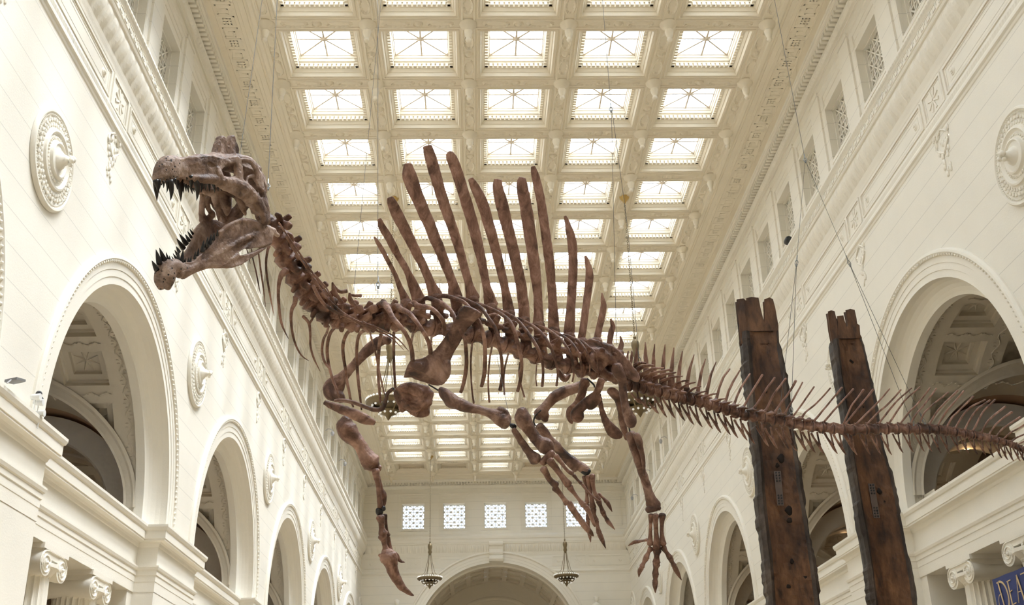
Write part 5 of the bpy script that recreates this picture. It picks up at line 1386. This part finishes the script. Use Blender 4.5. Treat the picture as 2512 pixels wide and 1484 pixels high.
plate('shoulder_blade', K4, [(776, 840), (800, 770), (832, 690), (950, 662), (1060, 600), (1130, 505), (1192, 420), (1250, 310), (1290, 228), (1335, 184), (1400, 195), (1488, 246), (1480, 275), (1445, 310), (1345, 420), (1262, 578), (1205, 680), (1200, 770), (1180, 830), (1150, 860), (1108, 918), (1040, 906), (960, 880), (900, 862), (850, 838)], lambda u, v: 9.92 + (v - 850) * .0006, .07, B_LIMB, extra=scx)
plate('breast_plate', K4, [(712, 930), (760, 898), (850, 884), (930, 898), (1000, 925), (1052, 975), (1050, 1020), (1040, 1085), (1005, 1110), (1022, 1160), (1010, 1192), (940, 1202), (860, 1180), (790, 1130), (772, 1164), (745, 1140), (725, 1080), (700, 1010), (692, 965)], lambda u, v: 10.05, .07, B_BODY, disp=.05,
      extra=lambda m: [bone(m, Kp(K4, [(760, 940, 70), (880, 960, 110), (1000, 1000, 80)], 10.02, 3.71), rb=.8), bone(m, Kp(K4, [(780, 1080, 60), (900, 1100, 100), (980, 1060, 70)], 10.0, 3.71), rb=.8)])
m = MB(); bone(m, Kp(K2, [(1060, 822, 60), (1000, 815, 80), (930, 860, 92), (860, 925, 80), (790, 1000, 72), (720, 1080, 90), (660, 1145, 150), (610, 1190, 130)], 10.75, 2.968), rb=.5)
bone(m, Kp(K2, [(590, 1150, 60), (630, 1200, 110), (690, 1230, 90), (705, 1260, 60)], 10.72, 2.968), rb=.6)
o = part(m, 'shoulder_blade', B_LIMB); organic(o, .012, 5, .018)
m = MB(); bone(m, Kp(K6, [(42, 222, 34), (90, 245, 52), (160, 270, 68), (230, 300, 74), (300, 330, 70), (352, 350, 38)], 10.25, 2.558), rb=.5); o = part(m, 'breast_plate', B_BODY); organic(o, .010, 4, .022)
m = MB(); bone(m, Kp(K6, [(105, 212, 16), (150, 210, 24), (220, 222, 26), (300, 252, 26), (365, 270, 30), (408, 255, 30), (425, 210, 26), (438, 165, 24), (472, 137, 22)], lambda u: 10.12, 2.558), rb=.9, n=12); part(m, 'wishbone', B_LIMB)
def ilx(m):
    bone(m, Kp(K5, [(1300, 620, 120), (1380, 620, 100), (1480, 670, 70), (1580, 760, 60), (1690, 840, 50)], lambda u: 10.93, 3.71), rb=.35)
    bone(m, Kp(K5, [(1290, 640, 60), (1320, 740, 60), (1370, 790, 30)], 10.9, 3.71), rb=.8)
plate('hip_blade', K5, [(1240, 495), (1300, 480), (1400, 512), (1500, 552), (1560, 600), (1640, 670), (1700, 752), (1744, 835), (1738, 870), (1715, 878), (1650, 850), (1590, 825), (1540, 760), (1470, 715), (1420, 760), (1370, 800), (1320, 775), (1275, 720), (1245, 640), (1240, 560)], lambda u, v: 10.95 - (v - 900) * .0006, .05, B_BODY, extra=ilx, disp=.03)

# ---------------- limbs: each bone a part
def limb(name, K, s, pts, d, mat=None, rb=.85, organic_v=.011, disp=.018):
    m = MB()
    small = name in ('palm_bone', 'finger_bone', 'toe_bone', 'foot_bone')
    for pp in (pts if isinstance(pts[0], list) else [pts]):
        q = Kp(K, pp, d, s)
        if small:      # knuckle ends flare, shafts narrow
            L_ = len(q); q = [(a, b, c_, r * (1.18 if i in (0, L_ - 1) else .92)) for i, (a, b, c_, r) in enumerate(q)]
        else: q = [(a, b, c_, r * 1.12) for a, b, c_, r in q]
        bone(m, q, rb=rb, n=14)
    o = part(m, name, mat or B_LIMB)
    if organic_v: organic(o, organic_v * .8, 1, disp)
    return o
# near arm
limb('upper_arm_bone', K4, 3.71, [[(1120, 945, 50), (1150, 985, 92), (1210, 1040, 116), (1290, 1085, 104), (1380, 1110, 84), (1480, 1135, 72), (1570, 1165, 84), (1650, 1200, 124), (1712, 1255, 110)], [(1160, 1000, 60), (1180, 1070, 60), (1230, 1110, 40)], [(1650, 1130, 50), (1700, 1150, 56), (1735, 1220, 60)]], 9.65)
limb('forearm_bone', K7, 2.558, [[(155, 275, 70), (160, 320, 98), (190, 375, 80), (225, 425, 66), (262, 468, 70), (300, 495, 96), (318, 520, 80)]], 9.55)
limb('forearm_bone', K7, 2.558, [[(103, 395, 34), (125, 425, 38), (160, 480, 40), (195, 530, 46), (225, 565, 66), (240, 580, 76)]], 9.52)
limb('elbow_joint', K7, 2.558, [[(85, 366, 24), (100, 372, 30), (112, 376, 24)]], 9.58, M_BLACK, organic_v=None)
limb('wrist_bone', K7, 2.558, [[(282, 600, 48), (300, 580, 44), (322, 560, 44), (345, 543, 42)]], 9.5, B_BODY)
NH = [('palm_bone', [(290, 640, 42), (305, 665, 44), (330, 710, 40), (368, 742, 40)]), ('finger_bone', [(362, 760, 40), (385, 785, 36), (415, 825, 32), (436, 855, 36)]), ('claw', [(450, 855, 36), (470, 890, 38), (510, 945, 36), (550, 1000, 34), (585, 1040, 28), (603, 1060, 8)]),
      ('palm_bone', [(330, 590, 44), (360, 625, 46), (400, 680, 40), (445, 738, 44)]), ('finger_bone', [(455, 755, 36), (480, 790, 28), (515, 835, 26), (540, 865, 38)]), ('finger_bone', [(555, 880, 32), (580, 920, 30), (600, 970, 26), (612, 1000, 10)]),
      ('palm_bone', [(368, 560, 30), (400, 600, 28), (440, 650, 24), (470, 668, 26)]), ('finger_bone', [(480, 680, 22), (505, 710, 18), (525, 728, 22)]), ('finger_bone', [(535, 740, 18), (570, 785, 16), (600, 815, 20), (640, 840, 4)])]
for nm_, pts in NH: limb(nm_, K7, 2.558, pts, 9.45, B_BODY, organic_v=None)
# far arm
limb('upper_arm_bone', K6, 2.558, [[(178, 330, 70), (175, 370, 110), (200, 420, 112), (245, 465, 80), (275, 510, 76), (305, 560, 92), (335, 600, 110), (350, 618, 80)]], 10.6, B_BODY)
limb('elbow_joint', K6, 2.558, [[(362, 640, 34), (378, 625, 38), (380, 645, 36)]], 10.6, B_BODY)
limb('forearm_bone', K6, 2.558, [[(362, 652, 46), (368, 690, 38), (376, 740, 30), (382, 800, 30), (388, 850, 34), (392, 880, 34)]], 10.55, B_BODY)
limb('forearm_bone', K6, 2.558, [[(384, 690, 18), (398, 760, 20), (410, 800, 34), (412, 850, 34), (402, 880, 22)]], 10.62, B_BODY)
limb('wrist_bone', K6, 2.558, [[(382, 895, 38), (386, 912, 42), (388, 925, 34)], [(408, 882, 28), (412, 895, 26)]], 10.55, M_BLACK, organic_v=None)
FH = [('palm_bone', [(392, 945, 50), (398, 975, 44), (400, 1010, 40), (408, 1042, 52)], 0), ('palm_bone', [(420, 930, 26), (426, 980, 22), (432, 1030, 24), (440, 1055, 26)], .08), ('finger_bone', [(405, 1065, 52), (412, 1090, 40), (422, 1130, 38), (428, 1160, 56)], 0), ('finger_bone', [(440, 1070, 22), (444, 1100, 32), (452, 1130, 28), (460, 1160, 26)], .08),
      ('claw', [(432, 1172, 84), (440, 1188, 100), (452, 1210, 92), (462, 1250, 72), (478, 1300, 62), (505, 1350, 50), (540, 1395, 36), (580, 1425, 20), (602, 1434, 6)], -.02), ('claw', [(478, 1175, 40), (495, 1185, 30), (510, 1210, 20), (528, 1222, 12), (546, 1225, 4)], .05)]
limb('claw_spur', K6, 2.558, [[(384, 1180, 16), (405, 1190, 34), (435, 1205, 56)]], 10.5, B_BODY, organic_v=None)
for nm_, pts, dd in FH: limb(nm_, K6, 2.558, pts, 10.52 + dd, B_BODY, organic_v=(.009 if nm_ == 'claw' else None))
# near leg
limb('thigh_bone', K5, 3.71, [[(1530, 735, 90), (1545, 790, 100), (1575, 850, 80), (1585, 930, 68), (1595, 1020, 66), (1610, 1100, 70), (1635, 1170, 84), (1658, 1230, 104), (1660, 1270, 80)], [(1520, 760, 60), (1500, 770, 60)]], 10.9)
limb('hip_prong', K5, 3.71, [[(1465, 955, 60), (1505, 980, 80), (1545, 1040, 66), (1565, 1120, 60), (1580, 1220, 58), (1600, 1310, 56), (1625, 1395, 44)]], 11.15, B_BODY)
limb('hip_prong', K5, 3.71, [[(1360, 985, 46), (1385, 1090, 50), (1410, 1180, 56), (1440, 1250, 70), (1480, 1310, 100), (1530, 1350, 100), (1580, 1372, 50)]], 11.5, B_BODY, rb=.4)
limb('hip_prong', K5, 3.71, [[(1395, 860, 66), (1370, 930, 62), (1340, 990, 66), (1300, 1040, 90), (1230, 1090, 80), (1175, 1140, 86), (1170, 1185, 116), (1200, 1215, 90)], [(1380, 1020, 50), (1320, 1090, 60), (1270, 1110, 40)]], 10.85, B_BODY, rb=.6)
limb('hip_prong', K5, 3.71, [[(1245, 860, 80), (1225, 930, 74), (1210, 1000, 66), (1170, 1070, 56), (1110, 1130, 56), (1100, 1180, 60), (1115, 1225, 50), (1125, 1260, 20)]], 11.35, B_BODY, rb=.6)
limb('shin_bone', K7, 2.558, [[(836, 425, 60), (850, 470, 58), (872, 540, 54), (896, 620, 52), (920, 690, 50), (942, 760, 50), (960, 820, 62), (985, 875, 84)], [(945, 860, 40), (1000, 850, 40)]], 11.0)
limb('shin_bone', K7, 2.558, [[(870, 425, 42), (886, 460, 42), (902, 520, 36), (914, 570, 28), (920, 625, 22), (925, 680, 14)]], 10.93)
limb('ankle_bone', K7, 2.558, [[(942, 900, 34), (960, 890, 46), (1000, 882, 44), (1018, 890, 28)]], 10.97)
NF = [('foot_bone', [(965, 932, 34), (962, 980, 26), (960, 1050, 26), (958, 1110, 36)], 0), ('foot_bone', [(993, 932, 36), (994, 990, 34), (998, 1060, 34), (1000, 1135, 46)], -.02), ('foot_bone', [(1035, 930, 40), (1032, 985, 30), (1032, 1050, 30), (1038, 1110, 40)], 0),
      ('toe_bone', [(940, 1085, 18), (915, 1090, 16), (880, 1096, 20)], .03), ('claw', [(872, 1096, 22), (850, 1104, 18), (822, 1122, 4)], .03),
      ('toe_bone', [(962, 1140, 34), (948, 1165, 26), (935, 1195, 34)], 0), ('toe_bone', [(930, 1205, 32), (918, 1230, 26), (908, 1250, 30)], 0), ('claw', [(904, 1262, 28), (892, 1285, 24), (888, 1318, 4)], 0),
      ('toe_bone', [(1002, 1155, 48), (1000, 1190, 36), (998, 1225, 44)], -.02), ('toe_bone', [(998, 1240, 42), (994, 1265, 36), (992, 1300, 38)], -.02), ('toe_bone', [(992, 1310, 34), (991, 1330, 30), (990, 1345, 32)], -.02), ('claw', [(990, 1352, 34), (990, 1380, 26), (992, 1418, 4)], -.02),
      ('toe_bone', [(1042, 1135, 36), (1062, 1165, 28), (1082, 1195, 34)], 0), ('toe_bone', [(1088, 1205, 30), (1098, 1228, 28), (1108, 1245, 30)], 0), ('claw', [(1112, 1255, 30), (1130, 1290, 26), (1156, 1338, 4)], 0)]
for nm_, pts, dd in NF: limb(nm_, K7, 2.558, pts, 10.95 + dd, B_BODY, organic_v=None)
# far leg
limb('thigh_bone', K7, 2.558, [[(560, 100, 50), (520, 120, 56), (470, 140, 60), (410, 160, 66), (360, 190, 64), (325, 225, 56), (290, 265, 62), (265, 300, 76), (255, 315, 50)], [(290, 270, 40), (300, 300, 46), (300, 335, 36)]], 11.75)
limb('shin_bone', K7, 2.558, [[(262, 375, 56), (285, 400, 56), (320, 445, 50), (370, 495, 46), (420, 545, 44), (475, 590, 46), (530, 630, 56), (565, 655, 50)], [(340, 500, 18), (400, 560, 20), (450, 615, 22), (490, 650, 26)], [(270, 360, 30), (275, 380, 40)]], 11.7)
limb('ankle_bone', K7, 2.558, [[(535, 655, 26), (560, 665, 30), (578, 650, 22)]], 11.68, M_BLACK, organic_v=None)
FF = [('foot_bone', [(545, 690, 26), (555, 740, 24), (562, 800, 22), (562, 850, 26)], .04), ('foot_bone', [(570, 690, 30), (578, 750, 28), (590, 820, 28), (600, 880, 36)], 0), ('foot_bone', [(596, 682, 32), (600, 740, 28), (612, 790, 28), (632, 830, 34)], -.02),
      ('toe_bone', [(563, 865, 26), (566, 910, 22), (568, 960, 24)], .04), ('toe_bone', [(568, 970, 22), (572, 1000, 20), (576, 1020, 22)], .04), ('claw', [(575, 1030, 24), (580, 1060, 20), (586, 1100, 4)], .04),
      ('toe_bone', [(602, 895, 34), (608, 930, 28), (618, 960, 32)], 0), ('toe_bone', [(620, 970, 30), (628, 1000, 26), (638, 1040, 30)], 0), ('claw', [(642, 1050, 30), (658, 1085, 26), (680, 1138, 4)], 0),
      ('toe_bone', [(636, 845, 32), (650, 880, 26), (664, 915, 30)], 0), ('toe_bone', [(668, 925, 26), (680, 945, 24), (690, 962, 26)], 0), ('claw', [(694, 970, 26), (712, 990, 20), (737, 1020, 4)], 0),
      ('toe_bone', [(638, 800, 20), (662, 820, 18), (684, 845, 24)], .05), ('claw', [(690, 850, 24), (704, 875, 20), (720, 908, 4)], .05)]
for nm_, pts, dd in FF: limb(nm_, K7, 2.558, pts, 11.65 + dd, B_BODY, organic_v=None)

# ---------------- tail
CA = [K8(a, b) for a, b in [(110, 520), (175, 525), (250, 532), (323, 550), (395, 573), (478, 585), (560, 610), (640, 640), (725, 655), (810, 668), (900, 690), (985, 718), (1072, 745), (1163, 768), (1255, 795), (1348, 820), (1442, 840), (1537, 855), (1638, 870), (1730, 887), (1825, 910), (1920, 922), (2020, 937), (2125, 950), (2235, 960), (2340, 966), (2440, 971)]]
CA += [K9(a, b) for a, b in [(340, 291), (415, 287), (485, 286), (555, 286), (627, 288), (697, 288), (765, 288), (830, 293), (890, 300), (952, 308), (1012, 318), (1070, 328), (1130, 338), (1188, 350), (1240, 364), (1292, 378), (1335, 392), (1375, 407), (1410, 424), (1440, 440), (1468, 456), (1494, 472)]]
TR_ = np.interp(np.arange(len(CA)), [0, 4, 10, 16, 24, 32, 36, 40, 44, 48], [13.5, 13, 13, 13, 13, 12.5, 11, 9, 7.5, 5.5])
TSP = [Kp(K8, p, Ds, 4.1217) for p in ([(150, 300, 26), (160, 240, 26), (170, 168, 12)], [(190, 330, 28), (203, 240, 30), (206, 168, 12)], [(245, 320, 40), (250, 220, 36), (256, 132, 10)], [(352, 340, 54), (345, 230, 42), (342, 80, 10)], [(425, 340, 46), (425, 240, 34), (437, 100, 10)], [(520, 360, 46), (528, 240, 34), (542, 104, 10)],
        [(605, 400, 46), (615, 280, 36), (631, 136, 10)], [(675, 480, 46), (690, 330, 36), (718, 168, 10)], [(760, 530, 46), (785, 380, 34), (836, 205, 10)], [(875, 580, 42), (905, 400, 30), (952, 248, 10)], [(960, 610, 40), (1000, 430, 28), (1058, 278, 10)], [(1060, 660, 34), (1085, 560, 26), (1130, 440, 24), (1195, 352, 16)],
        [(1155, 680, 32), (1180, 590, 26), (1225, 490, 24), (1298, 364, 14)], [(1240, 710, 30), (1265, 640, 24), (1310, 540, 24), (1400, 402, 16)], [(1340, 730, 26), (1380, 650, 22), (1440, 550, 22), (1525, 412, 22)], [(1425, 765, 24), (1500, 660, 22), (1570, 550, 22), (1650, 440, 20)], [(1530, 790, 40), (1575, 745, 24), (1640, 610, 22), (1762, 450, 22)],
        [(1645, 800, 26), (1720, 690, 24), (1795, 590, 22), (1862, 474, 28)], [(1735, 830, 22), (1795, 730, 20), (1865, 610, 20), (1930, 488, 14)], [(1825, 845, 20), (1880, 770, 18), (1965, 650, 18), (2047, 532, 16)], [(1920, 855, 30), (1960, 790, 20), (2080, 690, 18), (2212, 545, 16)], [(2050, 875, 26), (2120, 790, 20), (2220, 670, 18), (2330, 540, 22)],
        [(2150, 885, 22), (2230, 790, 20), (2330, 680, 18), (2445, 555, 20)])]
TSP += [Kp(K9, p, Ds, 2.779) for p in ([(195, 245, 14), (245, 130, 13), (290, 70, 12), (328, 18, 16)], [(205, 250, 12), (245, 200, 13), (310, 120, 13), (395, 16, 16)], [(275, 255, 13), (340, 190, 13), (420, 110, 12), (505, 12, 10)], [(350, 255, 13), (430, 170, 13), (500, 110, 12), (583, 18, 12)], [(430, 250, 13), (500, 160, 13), (560, 90, 12), (655, 6, 10)],
        [(500, 250, 13), (540, 190, 13), (610, 90, 12), (712, 0, 10)], [(575, 255, 13), (640, 170, 13), (700, 110, 12), (782, 5, 12)], [(645, 255, 12), (690, 180, 12), (750, 110, 12), (824, 10, 12)], [(708, 255, 12), (740, 180, 12), (800, 120, 11), (905, 36, 12)], [(775, 260, 13), (820, 180, 13), (880, 110, 12), (970, 24, 14)], [(830, 268, 13), (890, 170, 13), (950, 100, 12), (1011, 26, 13)],
        [(895, 275, 13), (930, 210, 13), (990, 150, 12), (1075, 64, 15)], [(955, 280, 13), (1000, 200, 13), (1060, 135, 13), (1158, 88, 14)], [(1020, 288, 13), (1060, 210, 13), (1110, 145, 13), (1190, 90, 14)], [(1075, 298, 13), (1110, 230, 13), (1150, 160, 13), (1225, 86, 13)], [(1135, 308, 13), (1170, 240, 13), (1220, 190, 13), (1295, 132, 14)], [(1185, 322, 13), (1225, 260, 12), (1280, 210, 12), (1338, 170, 18)],
        [(1235, 338, 13), (1270, 290, 12), (1330, 245, 12), (1396, 206, 18)], [(1285, 352, 12), (1330, 310, 12), (1385, 280, 11), (1440, 245, 14)], [(1330, 376, 12), (1370, 345, 11), (1420, 322, 11), (1474, 298, 12)], [(1375, 395, 11), (1420, 370, 10), (1500, 345, 10)], [(1410, 412, 10), (1450, 392, 10), (1520, 370, 9)], [(1440, 428, 9), (1480, 410, 9), (1545, 392, 8)], [(1470, 445, 9), (1510, 430, 8), (1560, 415, 7)], [(1494, 460, 8), (1540, 450, 7), (1580, 440, 6)])]
TPR = [((225, 310), (290, 290), (352, 292), 34), ((258, 345), (340, 318), (432, 315), 38), ((300, 400), (410, 350), (532, 342), 30), ((330, 430), (450, 385), (602, 356), 32), ((420, 440), (540, 405), (652, 386), 32), ((500, 470), (610, 435), (718, 424), 28), ((610, 520), (700, 480), (782, 464), 24), ((690, 550), (770, 505), (850, 486), 24), ((780, 580), (840, 545), (906, 526), 24), ((850, 612), (900, 590), (962, 574), 24), ((940, 640), (1000, 612), (1066, 600), 24), ((1035, 680), (1090, 660), (1152, 650), 22), ((1120, 705), (1170, 692), (1222, 682), 20), ((1215, 730), (1260, 718), (1306, 708), 18)]
n = len(CA)
for i in range(n - 1):
    (u0, v0), (u1, v1) = CA[i], CA[i + 1]; r0, r1 = TR_[i], TR_[i + 1]; d0, d1 = Ds(u0), Ds(u1); m = MB()
    def q(f): return (u0 + (u1 - u0) * f, v0 + (v1 - v0) * f, d0 + (d1 - d0) * f)
    wst = .70 if i < 20 else .74
    bone(m, [q(.07) + (r0 * 1.04,), q(.15) + (r0 * 1.03,), q(.32) + (r0 * wst,), q(.52) + (r0 * wst * .92,), q(.74) + (r1 * wst,), q(.87) + (r1 * 1.04,), q(.93) + (r1 * 1.02,)], n=14, nz=0, per=3, cap=False)
    cu, cv, cd = q(.5)
    if i < 14:
        sb = TSP[i][0]; bone(m, [(cu, cv, cd, r0 * .85), (cu * .5 + sb[0] * .5, cv * .5 + sb[1] * .5, cd, r0 * .75), (sb[0], sb[1] + 3, sb[2], r0 * .6)], rb=.7)
    if i < 22:
        bone(m, [(cu, cv, cd, r0 * .6), (cu + 5, cv - r0 * 1.0, cd, r0 * .55), (cu + 9, cv - r0 * 1.45, cd, r0 * .35)], rb=.7)
        for dd in (-.035, .04): bone(m, [(cu - 6, cv - r0 * 1.05, cd + dd, 3.5), (cu + 8, cv - r0 * 1.15, cd + dd, 3.8), (cu + 18, cv - r0 * 1.1, cd + dd, 2.2)])
    else:
        k = r0 / 13; bone(m, [(cu - 8 * k, cv - r0 * .75, cd, 3.4 * k), (cu + 4 * k, cv - r0 * .8, cd, 4 * k), (cu - 12 * k, cv - r0 * 1.3, cd, 2 * k)])
        bone(m, [(cu, cv - r0 * .6, cd, 4 * k), (cu + 12 * k, cv - r0 * .95, cd, 3 * k)])
    if i < len(TPR):
        a, b, c_, w = TPR[i]; ua = K8(*a); bone(m, [ua + (Ds(ua[0]) - .05, w / 2 / 4.1217 * .8), K8(*b) + (Ds(ua[0]) - .16, w / 2 / 4.1217), K8(*c_) + (Ds(ua[0]) - .26, w / 2 / 4.1217 * .62)], rb=.6)
        bone(m, [(cu, cv - 4, cd - .02, r0 * .6), (ua[0] * .7 + cu * .3, ua[1] * .7 + cv * .3 - 2, cd - .04, w / 2 / 4.12 * 1.1), K8(*b) + (cd - .14, w / 2 / 4.12)], rb=.5)
        bone(m, [(cu, cv - 8, cd, 6), (cu - 8, cv - 14, cd + .14, 5.5), (cu - 14, cv - 20, cd + .24, 5)], rb=.7)
    o = part(m, 'tail_vertebra', B_BODY); organic(o, .0058, 1, .003)
    if i < len(TSP):
        s_ = MB(); bone(s_, TSP[i], per=4, n=8, rb=.55, nz=.08)
        if i > 10:
            t = TSP[i][-1]; ball(s_, t[0], t[1], t[2], max(t[3] * .95, 2.0))
        part(s_, 'tail_spine', B_SPINE, parent=o)
CHV = [K8(a, b) for a, b in [(300, 705), (370, 748), (478, 800), (560, 838), (645, 848), (742, 872), (832, 912), (918, 936), (1022, 955), (1107, 995), (1203, 1015), (1278, 1045), (1373, 1072), (1450, 1108), (1590, 1132), (1680, 1156), (1795, 1160), (1875, 1181), (1978, 1183), (2060, 1195), (2150, 1207), (2285, 1206), (2373, 1216), (2470, 1202)]]
CHV += [K9(a, b) for a, b in [(285, 461), (375, 458), (447, 456), (520, 459), (598, 446), (668, 440), (743, 437), (797, 438), (857, 446), (918, 451), (988, 447), (1047, 451), (1107, 457), (1163, 463), (1217, 476), (1272, 481), (1312, 493), (1353, 503), (1398, 503), (1430, 506), (1462, 516)]]
for i, (u, v) in enumerate(CHV):
    if i < 24: A_, B_, J_, k = (-31, -49), (-17, -52), (-12, -20), 1
    else: A_, B_, J_, k = (-27, -49), (-13, -51), (-12, -24), 1 - .35 * (i - 24) / 21
    if i < 3: A_, B_, J_ = (-24, -26), (-10, -30), (-5, -12)
    d = Ds(u - 20); m = MB(); r = (2.9 if i < 24 else 2.2) * (.6 + .4 * k)
    J_ = (A_[0] * .40 * k, A_[1] * .40 * k)
    bone(m, [(u + A_[0] * k, v + A_[1] * k, d - .045, r * 1.05), (u + (A_[0] * .7 - 1.5) * k, v + A_[1] * .72 * k, d - .03, r * .9), (u + J_[0], v + J_[1], d, r * 1.3), (u + J_[0] * .45 - .8, v + J_[1] * .45, d, r * 1.05), (u, v, d, .9)], n=8)
    bone(m, [(u + B_[0] * k, v + B_[1] * k, d + .05, r * .9), (u + B_[0] * .85 * k, v + B_[1] * .74 * k, d + .035, r * .75), (u + J_[0] + 2, v + J_[1] - 2, d, r)], n=8)
    part(m, 'chevron_bone', B_BODY)
# sacrum under the hip and the steel armature that joins the bones
m = MB(); bone(m, Kp(K5, [(1340, 700, 60), (1400, 780, 90), (1470, 830, 90), (1560, 850, 80)], lambda u: 11.1, 3.71)); o = part(m, 'hip_socket', B_BODY); organic(o, .012, 4, .02)
m = MB(); bone(m, Kp(K5, [(1010, 775, 40), (1035, 830, 60), (1065, 850, 60), (1100, 815, 30)], lambda u: 11.3, 3.71)); part(m, 'hip_prong', B_BODY)
for pts in ([K5(1640, 1270) + (11.0, 2), K5(1655, 1345) + (11.0, 2)], [K5(840, 1140) + (11.7, 2), K5(790, 1190) + (11.7, 2), K5(776, 1240) + (11.72, 2), K5(790, 1275) + (11.72, 2)], [K4(1010, 905) + (9.9, 2), K4(1095, 955) + (9.8, 2)], [K4(685, 935) + (10.1, 2), K4(700, 955) + (10.08, 2)],
            [K1(575, 880) + (9.3, 1.2), K1(700, 885) + (9.35, 1.2)], [K5(1265, 850) + (11.3, 2), K5(1320, 900) + (11.3, 2.2), K5(1330, 925) + (11.3, 2)]):
    m = MB(); bone(m, pts, n=8); part(m, 'steel_rod', M_BLACK)
m = MB(); bone(m, [K1(840, 730) + (9.45, 5), K1(815, 790) + (9.45, 5), K1(795, 845) + (9.45, 4)], n=8, rb=.4); part(m, 'steel_strut', M_BLACK)
tag(DINO, 'brown sail-backed dinosaur skeleton hanging across the hall with open jaws full of black teeth', 'dinosaur skeleton')

M_SHACK = simple('galvanised_shackle', (.28, .30, .31), .45, .6)
# ---------------- suspension cables
def cable(label, pts, r=.0028, hooks=(), name='suspension_cable', d0=None):
    root = empty(name, tuple(pts[0])); m = MB()
    loc = [p - pts[0] for p in pts]
    m.tube(loc, r, 6); m.build('wire', M_CABLE, root)
    for h in hooks:
        q = h - pts[0]; k = MB(); up = (loc[-1] - loc[0]).normalized()
        ring = [q + up * (.034 * math.cos(t)) + Vector((1, 0, 0)) * (.017 * math.sin(t)) for t in [2 * math.pi * i / 12 for i in range(13)]]
        k.tube(ring, .005, 5); k.tube([q + up * .034, q + up * .10], .006, 6); k.lathe([(.012, -.012), (.012, .012)], 8, tuple(q - up * .034))
        k.build('shackle', M_SHACK, root)
    tag(root, label, 'cable', 'steel cables holding up the skeleton')
def ceil_end(u, v, ue, ve):
    """end of a cable on the ceiling along the line through two photographed points"""
    f = (-900 - v) / (ve - v); return hit(u + (ue - u) * f, v + (ve - v) * f, 2, CEIL - .14)
def ce(d, u, v, ue, ve):
    p = P(u, v, d); q = ceil_end(u, v, ue, ve); return p, q
p, q = ce(9.42, 657, 462, 680, 0); cable('steel cable with shackle rising from the back of the skull', [p, q], hooks=[p + (q - p).normalized() * .03])
p, q = ce(9.2, 588, 384, 643, 0); cable('thin steel cable rising just behind the skull crest', [p, q], r=.0022)
p, q = ce(10.1, 927, 722, 927, 0); cable('steel cable with shackle rising from the shoulders', [p, q], hooks=[p + Vector((0, 0, .1))])
p, q = ce(10.15, 868, 712, 935, 0); cable('thin slanting steel cable above the neck base', [p, q], r=.0022)
pt = P(1499, 268, 11.6); _, q = ce(11.6, 1499, 268, 1478, 0); cable('steel cable from the ceiling to a turnbuckle above the end of the sail', [pt, q], hooks=[pt], r=.0028)
cable('steel cable falling from the turnbuckle to the hip', [P(1512, 846, 11.3), P(1500, 276, 11.6)], r=.0025)
cable('steel cable falling from the turnbuckle to the base of the tail', [P(1568, 884, 11.35), P(1540, 560, 11.45), P(1502, 276, 11.6)], r=.0025, hooks=[P(1568, 884, 11.35)])
pt = P(1975, 392, 13.2); _, q = ce(13.2, 1975, 392, 1900, 0); cable('steel cable from the ceiling to the small turnbuckle on the right', [pt, q], hooks=[pt], r=.0028)
a = P(1954, 645, 12.7); b = P(2083, 645, 13.0)
cable('thin wire running down left from the small turnbuckle', [a, pt], hooks=[a], r=.0022); cable('thin wire running down right from the small turnbuckle', [b, pt], hooks=[b], r=.0022)
for (u, v, top, lb) in ((1912, 1014, a, 'left wire of the pair holding the middle tail'), (1941, 1010, a, 'right wire of the pair holding the middle tail'), (2238, 1040, b, 'left wire of the pair holding the tail end'), (2266, 1036, b, 'right wire of the pair holding the tail end')):
    cable(lb, [P(u, v, Ds(u)), top], r=.0028, hooks=[P(u, v - 4, Ds(u))])
p = P(1253, 1042, 9.6); cable('hair-thin wire from the ribs to the elbow', [p, P(1218, 870, 10.2)], r=.002)
